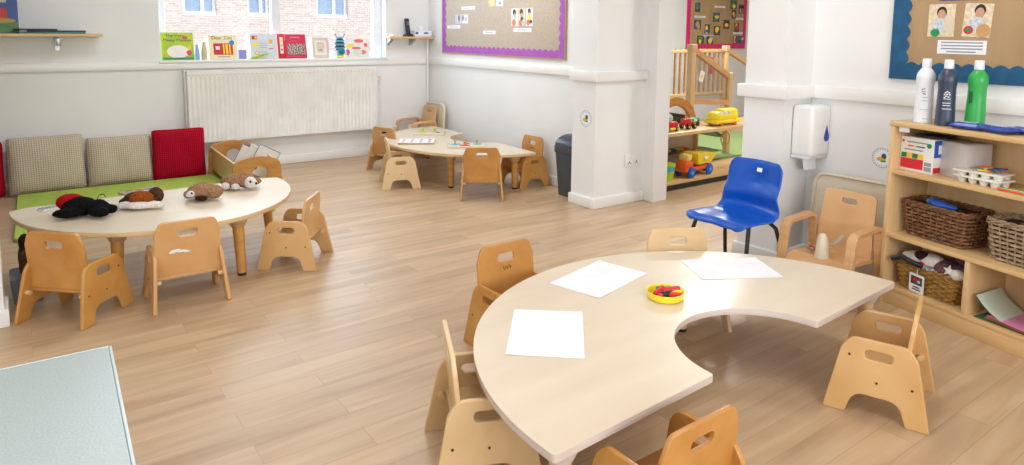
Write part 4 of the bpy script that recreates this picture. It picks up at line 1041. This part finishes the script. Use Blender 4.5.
MB().ell((.005,-.035,.06),(.032,.014,.028),mat('teal_bib',(0,130,150))).build('bib', cp)
MB().ell((0,-.02,.012),(.045,.03,.012),M_yel).build('feet', cp)
for s in (-1,1):
    MB().tube([(s*.03,0,.185),(s*.045,0,.22)],.0025,M_dark,n=6).ell((s*.046,0,.222),(.006,.006,.008),M_dark).build('antenna', cp)
    MB().ell((s*.045,-.025,.045),(.014,.012,.02),M_pw).build('arm', cp)
book('white card with red and yellow flowers at the right end of the sill',sill(2.745,6.30,8,0),.25,.19,.004,M_bkw,None,None,[('c',-.09,.11,.02,.015,M_yel),('c',-.06,.12,.025,.014,M_yel),('c',-.1,.05,.02,.03,M_pink),('c',.02,.16,.05,.018,mat('card_coral',(240,110,110))),('c',.06,.05,.03,.02,mat('card_coral',(0,0,0))),('c',.09,.12,.02,.02,mat('card_coral',(0,0,0))),('c',-.01,.09,.05,.012,mat('card_coral',(0,0,0))),('c',0,.05,.05,.03,mat('card_mint',(214,232,214)))],name='flower_card',pages=False)
# small items
def vase(label, x, y, m, h, r): return tag(MB().lathe([(0,0),(r,0),(r*1.05,h*.4),(r*.8,h*.7),(r*.55,h*.85),(r*.6,h),(r*.45,h),(r*.4,h*.8),(0,h*.75)],m,n=20).build('small_jar',None,T(x,y,SZ)),label,'jar')
vase('small pale blue jar between the monkey book and the cream book',1.29,6.31,mat('pale_blue_glass',(150,185,225),rough=.1),.13,.02)
vase('small cream jar with cork colour left of the cream book',1.345,6.30,mat('cream_clay',(216,200,170)),.15,.024)
tag(MB().box((0,0,.04),(.07,.008,.08),mat('violet_card',(140,140,200)),bev=.001).build('violet_card',None,T(1.665,6.32,SZ)),'small violet blue card beside the cream picture book','card')
b=MB(); 
for k,(x,w_) in enumerate([(-.06,.05),(-.01,.06),(.05,.05)]): b.ell((x,.0,.01+.012*k),(w_,.012,.008),M_lime,RY(-.15))
tag(b.build('lime_leaf_toy',None,T(1.79,6.245,SZ)),'long lime green leaf shaped toy lying in front of the board book','toy')

# ------------------------------------------------------------------ wall shelves
sh1 = thing('wall_shelf','wooden wall shelf with picture book at the upper left','shelf',(0,YB,0))
MB().b2(-1.0,.575,-.22,0,1.168,1.190,M_shelf,bev=.002).build('board', sh1)
MB().b2(.28,.31,-.19,-.002,1.158,1.168,M_steel).b2(.28,.31,-.012,0,1.06,1.168,M_steel).b2(.28,.31,-.19,-.17,1.10,1.168,M_steel,bev=.002).build('bracket', sh1)
book('tall picture book with red, blue and green cover on the left wall shelf',T(-.07,6.13,1.1905) @ frame((0,0,0),(1,0,0),(0,.15,1)),.27,.31,.014,mat('book_blue2',(60,90,150)),None,None,[('r',0,.04,.262,.075,mat('cover_green',(50,130,90),(110,140,70),scale=(15,15,15))),('r',-.02,.14,.18,.08,mat('cover_red',(200,70,60))),('c',.0,.09,.12,.02,mat('cover_ochre',(190,150,80))),('c',-.06,.2,.05,.05,mat('cover_sky',(70,110,170))),('r',.03,.25,.08,.06,mat('cover_stone',(200,195,175)))])
for i,(m,w_,x,lb) in enumerate([(mat('folder_teal',(70,130,130)),.40,.27,'teal folder at the bottom of the flat pile on the left wall shelf'),(mat('folder_navy',(52,56,80)),.36,.29,'navy folder on the flat pile on the left wall shelf'),(M_dark,.26,.16,'black folder on top of the flat pile on the left wall shelf')]):
    tag(MB().b2(-w_/2,w_/2,-.09,.09,0,.011,m,bev=.002).build('folder',None,T(x,6.14,1.1905+.0115*i) @ RZ(.03*(i-1))),lb,'folder')
sh2 = thing('wall_shelf','small corner wall shelf with a telephone and tissue box','shelf',(0,YB,0))
MB().b2(3.0,3.50,-.15,0,1.158,1.178,M_shelf,bev=.002).build('board', sh2)
for x in (3.05,3.30):
    pl_=[(0,0),(-.09,0),(-.07,-.03),(0,-.06)]
    MB().plate([(0,0),(.10,0),(.09,-.02),(.0,-.07)],[],.03,M_steel,frame((x,-.002,1.158),(0,-1,0),(0,0,1)),bev=.002).build('bracket', sh2)
tag(MB().lathe([(0,0),(.035,0),(.03,.016),(.02,.024),(0,.026)],M_white,n=16).build('white_dish',None,T(3.06,6.19,1.1785)),'small white dish at the left end of the corner shelf','dish')
phn = thing('telephone','black cordless telephone standing in its cradle on the corner shelf','telephone',(3.24,6.19,1.1785),math.radians(15))
b=MB(); loft(b,[rl(.09,.08,0,.015),rl(.085,.07,.018,.015),rl(.06,.05,.028,.012)],M_dark).build('cradle', phn)
hs = MB().box((0,0,0),(.05,.026,.165),M_dark,bev=.009,seg=3).build('handset', phn, T(0,.01,.098) @ RX(-.16))
MB().box((0,-.0135,.03),(.03,.002,.035),mat('phone_screen',(120,130,130))).build('screen', hs)
kp=MB()
for i in range(3):
    for j in range(4): kp.box((-.011+i*.011,-.0138,-.055+j*.014),(.007,.002,.008),M_bin)
kp.build('keypad', hs)
tb = thing('tissue_box','white tissue box with blue marks on the corner shelf','tissue box',(3.39,6.19,1.1785))
MB().box((0,0,.03),(.19,.09,.06),M_paper,bev=.003).build('carton', tb)
b=MB(); b.ell((.03,-.0455,.035),(.03,.001,.009),M_pblue).ell((-.075,-.0455,.035),(.018,.001,.012),M_pblue).build('blue_mark', tb)
tag(blob('tissue',[((0,0,.075),(.03,.018,.03)),((-.015,0,.095),(.016,.01,.022),.3),((.016,.004,.09),(.014,.01,.024))],M_paper,tb,None,.005,.002))

# ------------------------------------------------------------------ puzzle boards on far table
def puzzle(label, x, y, a, w, d, items, base=M_pale):
    t = thing('puzzle_board',label,'puzzle',(x,y,TH+.001),a)
    MB().box((0,0,.007),(w,d,.014),base,bev=.002).build('board', t)
    for (px_,py_,sx,sy,m,peg) in items:
        o=MB().plate(circle(1,0,0,16),[],.004,m,T(px_,py_,.016) @ Matrix.Diagonal((sx,sy,1,1)),bev=.0006).build('puzzle_piece', t)
        if peg: MB().lathe([(.006,0),(.005,.016),(.011,.022),(.011,.03),(0,.034)],m if peg==1 else M_plyed,T(px_,py_,.017),n=12).build('peg', o)
t=thing('puzzle_board','white puzzle board with small red and blue pictures, front left on the far table','puzzle',(2.735,5.085,TH+.001),math.radians(-33))
MB().box((0,0,.007),(.30,.21,.014),M_plyed,bev=.002).box((0,0,.0145),(.296,.206,.002),M_paper).build('board', t)
for i in range(4):
    for j in range(3): MB().plate(circle(1,0,0,10),[],.002,[M_red,M_pink,M_pblue,M_purpink][(i+2*j)%4],T(-.11+.073*i,-.065+.065*j,.0165) @ Matrix.Diagonal((.014,.010,1,1)),bev=.0003).build('puzzle_piece', t)
puzzle('wooden puzzle board with lime green pegged pieces at the back of the far table',3.07,5.46,math.radians(-38),.28,.18,[(-.06,0,.035,.03,M_lime,1),(.045,.02,.03,.025,M_lime,1),(.08,-.03,.02,.018,M_pblue,0)],base=M_top)
puzzle('wooden puzzle board with turquoise, red and green pegged pieces, right on the far table',2.985,4.70,math.radians(-33),.30,.20,[(-.09,.0,.04,.03,M_cyan,2),(-.01,-.05,.045,.028,M_red,2),(.0,.05,.03,.025,M_orange,2),(.09,.02,.035,.03,mat('mint_piece',(120,210,150)),2)],base=M_top)

# ------------------------------------------------------------------ dark soft bundle behind the left wall end
sb = thing('toy_tub','grey tub of dark brown furry toys behind the wall end at the left','tub',(.0,3.75,0))
b=MB(); loft(b,[rl(.11,.16,0,.03),rl(.13,.2,.12,.03)],mat('tub_grey',(120,130,150)),cap1=True).build('tub', sb)
tag(blob('soft_toy',[((0,-.05,.05),(.028,.04,.05)),((0,-.06,.10),(.024,.03,.03))],F_dkbr,None,T(-.0,3.72,.12),.006,.002),'dark brown furry toy standing in the grey tub, front one','soft toy')
tag(blob('soft_toy',[((0,.05,.06),(.03,.045,.075)),((0,.06,.13),(.026,.034,.04))],F_choc,None,T(-.0,3.74,.12),.006,.002),'darker brown furry toy standing in the grey tub, rear one','soft toy')

# ------------------------------------------------------------------ next room: toy shelf, toys, play frame
ts = thing('toy_shelf','low wooden toy shelf with a mirror in the next room','shelf',(0,3.5,0))
MB().b2(3.96,5.62,0,.36,.05,.075,M_shelf,bev=.002).build('shelf', ts)
MB().b2(3.96,5.62,0,.36,.435,.462,M_shelf,bev=.002).build('shelf', ts)
MB().b2(3.97,5.60,.02,.3,.0,.05,M_screw).build('plinth', ts)
for x in (3.96,4.80,5.60): MB().b2(x,x+.015,.30,.36,.075,.435,M_shelfv).build('post', ts)

MB().b2(3.975,4.795,.34,.35,.075,.435,mat('back_mirror',(216,206,196),rough=.3)).build('back_panel', ts)
b=MB(); b.tube([(.075*math.cos(2*PI*k/30),0,.075*math.sin(2*PI*k/30)) for k in range(30)],.006,M_golds,n=8,closed=True,M=T(4.95,3.62,.335) @ Matrix.Scale(.8,4))
tag(b.build('hoop'),'small round wooden hoop hanging below the toy shelf top','hoop')
tag(MB().b2(5.2,7.3,4.15,6.1,0,.02,mat('sage_carpet',(150,170,110),(130,152,92),rough=.95,scale=(60,60,60))).build('play_mat'),'green play mat on the floor of the next room','mat')
def wheelset(t, xs_, ys_, r, m, hub):
    for x in xs_:
        for y in ys_:
            w_=MB().lathe([(0,-.012),(r*.8,-.012),(r,-.008),(r,.008),(r*.8,.012),(0,.012)],m,T(x,y,r) @ RX(PI/2),n=20).build('wheel', t)
            MB().lathe([(0,-.014),(r*.35,-.014),(r*.35,.014),(0,.014)],hub,T(x,y,r) @ RX(PI/2),n=12).build('hub', w_)
tr = thing('dump_truck','orange toy dump truck with yellow tipper and blue wheels on the lower toy shelf','toy truck',(4.50,3.58,.0755),math.radians(6))
wheelset(tr,(-.13,.13),(-.06,.06),.045,M_pblue,M_cyan)
MB().b2(-.20,.19,-.055,.055,.05,.085,M_orange,bev=.01).box((-.14,0,.105),(.12,.10,.07),M_orange,bev=.02).build('chassis', tr)
b=MB(); loft(b,[[(-.03,-.06,.1),(.15,-.06,.1),(.15,.06,.1),(-.03,.06,.1)],[(-.07,-.075,.2),(.22,-.075,.17),(.22,.075,.17),(-.07,.075,.2)]],M_yel).build('tipper', tr)
MB().box((-.13,0,.165),(.08,.09,.06),mat('cab_yellow',(240,214,120),rough=.2),bev=.02).build('cab', tr)
MB().box((.06,-.0755,.15),(.06,.001,.02),M_paper).build('decal', tr)
sc = thing('toy_car','small white and blue toy car behind the dump truck','toy car',(4.76,3.68,.0755)); MB().box((0,0,.04),(.09,.06,.04),M_pw,bev=.01).box((0,0,.07),(.05,.05,.03),M_cyan,bev=.01).build('body', sc); wheelset(sc,(-.03,.03),(-.03,.03),.018,M_dark,M_red)
bu = thing('toy_bucket','lime and blue toy bucket at the left of the lower toy shelf','bucket',(4.14,3.58,.0755))
MB().lathe([(0,0),(.06,0),(.075,.08)],M_lime,n=20).build('lower_body', bu); MB().lathe([(.075,.08),(.08,.12),(.07,.12)],M_cyan,n=20).build('upper_body', bu); MB().lathe([(.082,.12),(.084,.135),(.06,.14),(0,.14)],M_lime,n=20).build('lid', bu)
b=MB()
for k in range(7): b.ell((-.24+k*.08,0,.012+.004*(k%2)),(.055,.05,.014),[M_yel,M_lime,M_pink,M_yel,M_pblue,M_lime,M_orange][k])
tag(b.build('toy_fabric',None,T(4.42,3.83,.235) @ RX(0)),'yellow and lime patterned cloth along the back of the toy shelf','cloth')
MB().b2(3.975,4.795,.27,.34,.215,.222,M_shelf).build('shelf', ts)
rc = thing('toy_car','red toy car with a grey domed driver on the upper toy shelf','toy car',(4.20,3.62,.4625))
MB().box((0,0,.05),(.16,.10,.05),M_red,bev=.02).build('body', rc); MB().box((0,0,.02),(.17,.11,.02),M_yel,bev=.005).build('base', rc); MB().ell((-.01,0,.10),(.05,.045,.045),mat('dome_grey',(190,190,185),rough=.2)).build('dome', rc); wheelset(rc,(-.05,.05),(-.05,.05),.018,M_tyre,M_yel)
rt = thing('toy_tractor','small dark red toy tractor in the middle of the upper toy shelf','toy car',(4.44,3.62,.4625))
MB().box((-.02,0,.06),(.07,.06,.05),M_red,bev=.01).box((.035,0,.045),(.06,.045,.03),M_red,bev=.008).build('body', rt); wheelset(rt,(-.03,.045),(-.035,.035),.022,M_dark,M_yel)
gt = thing('toy_van','small green toy van between the tractor and the yellow bus','toy car',(4.63,3.72,.4625))
MB().box((0,0,.045),(.12,.06,.045),M_green,bev=.012).box((0,-.031,.05),(.04,.002,.02),M_paper).build('body', gt); wheelset(gt,(-.035,.035),(-.03,.03),.016,M_dark,M_yel)
yb = thing('toy_bus','large yellow toy bus with white windows on the upper toy shelf','toy bus',(4.90,3.62,.4625))
MB().box((0,0,.075),(.30,.13,.085),M_yel,bev=.035,seg=4).box((.05,0,.112),(.19,.11,.05),M_yel,bev=.02,seg=3).box((0,0,.035),(.34,.14,.03),M_yel,bev=.01).build('body', yb)
for x in (-.10,-.04,.02): MB().box((x,-.0600,.108),(.035,.004,.03),M_pw,bev=.001).build('window', yb)
wheelset(yb,(-.09,.09),(-.055,.055),.026,M_orange,M_pblue)
# play frame
pfm = thing('climbing_frame','beech climbing frame with clear side panel and slatted fence in the next room','climbing frame',(0,4.3,.0205))
def post(x,y,z1,w_=.055): 
    o=MB().b2(x-w_/2,x+w_/2,y-w_/2,y+w_/2,0,z1,M_shelfv,bev=.004).build('post', pfm)
    MB().box((x,y,z1+.0),(w_*1.25,w_*1.25,.07),M_pale,bev=.008).build('post_cap', o)
post(5.30,0,1.08,.06); post(5.90,0,.79,.055); post(7.04,.9,1.04,.06)
for (a_,c_) in [((5.32,0,1.06),(5.88,0,.79)),((5.32,0,.56),(5.9,0,.52)),((7.06,.9,1.02),(7.6,.9,.80))]:
    MB().tube([a_,c_],.036,M_beech,n=4).build('rail', pfm)
b=MB(); b.add([(5.33,-.006,.56),(5.88,-.006,.52),(5.88,-.006,.77),(5.33,-.006,1.03),(5.33,.0,.56),(5.88,.0,.52),(5.88,.0,.77),(5.33,.0,1.03)],[[0,1,2,3],[7,6,5,4],[0,4,5,1],[1,5,6,2],[2,6,7,3],[3,7,4,0]],M_mesh); b.build('clear_panel', pfm)
MB().b2(5.7,7.04,.88,.92,.99,1.03,M_shelf,bev=.004).build('rail', pfm); MB().b2(5.7,7.04,.88,.92,.48,.52,M_shelf,bev=.004).build('rail', pfm)
for k in range(15): MB().b2(5.76+k*.088,5.776+k*.088,.89,.91,.5,1.04,M_golds).build('slat', pfm)
b=MB(); 
ac=[(-.3*math.cos(PI*k/12),.26*math.sin(PI*k/12)) for k in range(13)]
b.plate(ac+[(.24,0)]+[(-.22*math.cos(PI*k/12)*-1,.18*math.sin(PI*k/12)) for k in range(1,12)]+[(-.24,0)],[],.04,M_gold,on((5.02,-.05,.36),WY),bev=.003); b.build('arch_panel', pfm)
b=MB(); vs=[(5.35,.1,.42),(6.0,.1,.15),(6.0,.8,.15),(5.35,.8,.42),(5.35,.1,.40),(6.0,.1,.13),(6.0,.8,.13),(5.35,.8,.40)]
b.add(vs,[[0,1,2,3],[7,6,5,4],[0,4,5,1],[1,5,6,2],[2,6,7,3],[3,7,4,0]],M_screw); b.build('ramp', pfm)
MB().b2(4.9,6.35,.08,.9,.44,.48,M_shelf,bev=.004).build('platform', pfm) if False else None
st_=MB().plate(rrect(.07,.11,.02),[],.002,M_paper,on((5.45,-.009,.80),WY) @ RZ(-.3),bev=.0003).plate(circle(.018,0,0,12),[],.002,M_yel,on((5.45,-.0105,.80),WY) ,bev=.0003).build('label_card', pfm)
tag(MB().b2(-.02,.02,-.01,.01,-.1,.1,M_magenta,None,.006).build('pink_ribbon',None,T(6.72,5.16,.86)),'pink ribbon hanging on the slatted fence in the next room','ribbon')

GROUPS = {'toddler_chair':'toddler chairs around the tables','feeding_chair':'beech feeding chairs','feeding_tray':'cream tray boards','cushion':'cushions along the back wall',
 'caption_card':'caption cards on the notice boards','paint_bottle':'paint bottles on the shelf unit','foil_packet':'packets on the shelf unit',
 'wicker_basket':'wicker baskets in the shelf unit','folder':'folders on the left wall shelf','chunky_crayon':'crayons in the yellow bowl','drawing_paper':'white sheets on the crescent table',
 'bear_puppet':'furry puppets on the half round table','dog_puppet':'furry puppets on the half round table','ladybird_puppet':'furry puppets on the half round table','paper_sheet':'coloured papers in the shelf unit','colouring_pencil':'pencils on the shelf unit','paint_tray':'paint trays in the shelf unit',
 'round_sticker':'round wall stickers','notice_board':'notice boards','wall_shelf':'small wall shelves','toy_car':'toy vehicles in the next room','toy_truck':'toy vehicles in the next room','toy_bus':'toy vehicles in the next room','toy_van':'toy vehicles in the next room','toy_tractor':'toy vehicles in the next room',
 'puzzle_board':'puzzle boards on the far table','small_jar':'small jars on the window sill','toy_shell':'blue toys in the basket'}
for o in bpy.data.objects:
    if o.parent or not o.get('label') or o.get('group'): continue
    n = o.name.split('.')[0]
    if n in GROUPS: o['group'] = GROUPS[n]
    elif n == 'photo_print':
        l = o['label']; o['group'] = 'prints on the %s bordered board' % ('pink' if 'pink' in l else 'teal' if 'teal' in l else 'purple')
    elif n == 'picture_book': o['group'] = 'books in the crib' if 'crib' in o['label'] else 'books on the window sill' if 'sill' in o['label'] else 'books on the wall shelf'
    elif n == 'soft_toy': o['group'] = 'soft toys in the lowest basket' if 'basket' in o['label'] else 'furry toys in the tub'

# ------------------------------------------------------------------ light
def area(name, loc, rot, sx, sy, e, col=(1,1,1)):
    l = bpy.data.lights.new(name,'AREA'); l.shape='RECTANGLE'; l.size=sx; l.size_y=sy; l.energy=e; l.color=col
    o = bpy.data.objects.new(name,l); COL.objects.link(o); o.location=loc; o.rotation_euler=rot; return o
for (x,y,e) in [(.9,1.2,8),(2.6,1.6,7),(1.0,4.3,12),(2.7,4.6,14),(6.2,4.6,60),(5.6,2.0,55)]:
    area('ceiling_lamp',(x,y,HC-.05),(0,0,0),.56,.56,e,(.97,.99,1))
area('window_daylight',(2.01,YB+.28,1.55),(math.radians(-100),0,0),2.0,1.1,40,(.72,.86,1))
area('front_fill',(.6,-2.5,1.5),(math.radians(90),0,0),3.6,1.2,96,(.95,.97,1))  # added fill lamp behind the camera, lifts upright surfaces facing it
area('side_fill',(-2.75,.85,1.5),(0,math.radians(-90),0),1.2,2.6,46,(.9,.95,1))  # added fill lamp shining in through the unseen side window
s = bpy.data.lights.new('sun','SUN'); s.energy=2.0; s.angle=.02; so=bpy.data.objects.new('sun',s); COL.objects.link(so); so.rotation_euler=(math.radians(45),0,math.radians(15))
wd = bpy.data.worlds.new('world'); scene.world = wd; wd.use_nodes = True
bg = wd.node_tree.nodes['Background']; bg.inputs[0].default_value=(.80,.90,1,1); bg.inputs[1].default_value=1.0

# ------------------------------------------------------------------ camera
cam = bpy.data.cameras.new('camera'); co = bpy.data.objects.new('camera', cam); COL.objects.link(co); scene.camera = co
yaw,pitch,roll = math.radians(36.284),math.radians(6.809),math.radians(.577)
c,s_=math.cos(yaw),math.sin(yaw)
wv=Vector((s_*math.cos(pitch),c*math.cos(pitch),-math.sin(pitch))); r0=Vector((c,-s_,0)); u0=r0.cross(wv)
rv=r0*math.cos(roll)+u0*math.sin(roll); uv=-r0*math.sin(roll)+u0*math.cos(roll)
Mc=Matrix((rv,uv,-wv)).transposed().to_4x4(); Mc.translation=(0,0,1.24); co.matrix_world=Mc
cam.sensor_fit='HORIZONTAL'; cam.sensor_width=36; cam.lens=683/1024*36; cam.shift_y=-(232.5-112.9)/1024; cam.clip_start=.05
vs_=scene.view_settings; vs_.view_transform='Standard'; vs_.look='None'; vs_.gamma=1; vs_.exposure=.06; vs_.use_curve_mapping=False
scene.display_settings.display_device='sRGB'
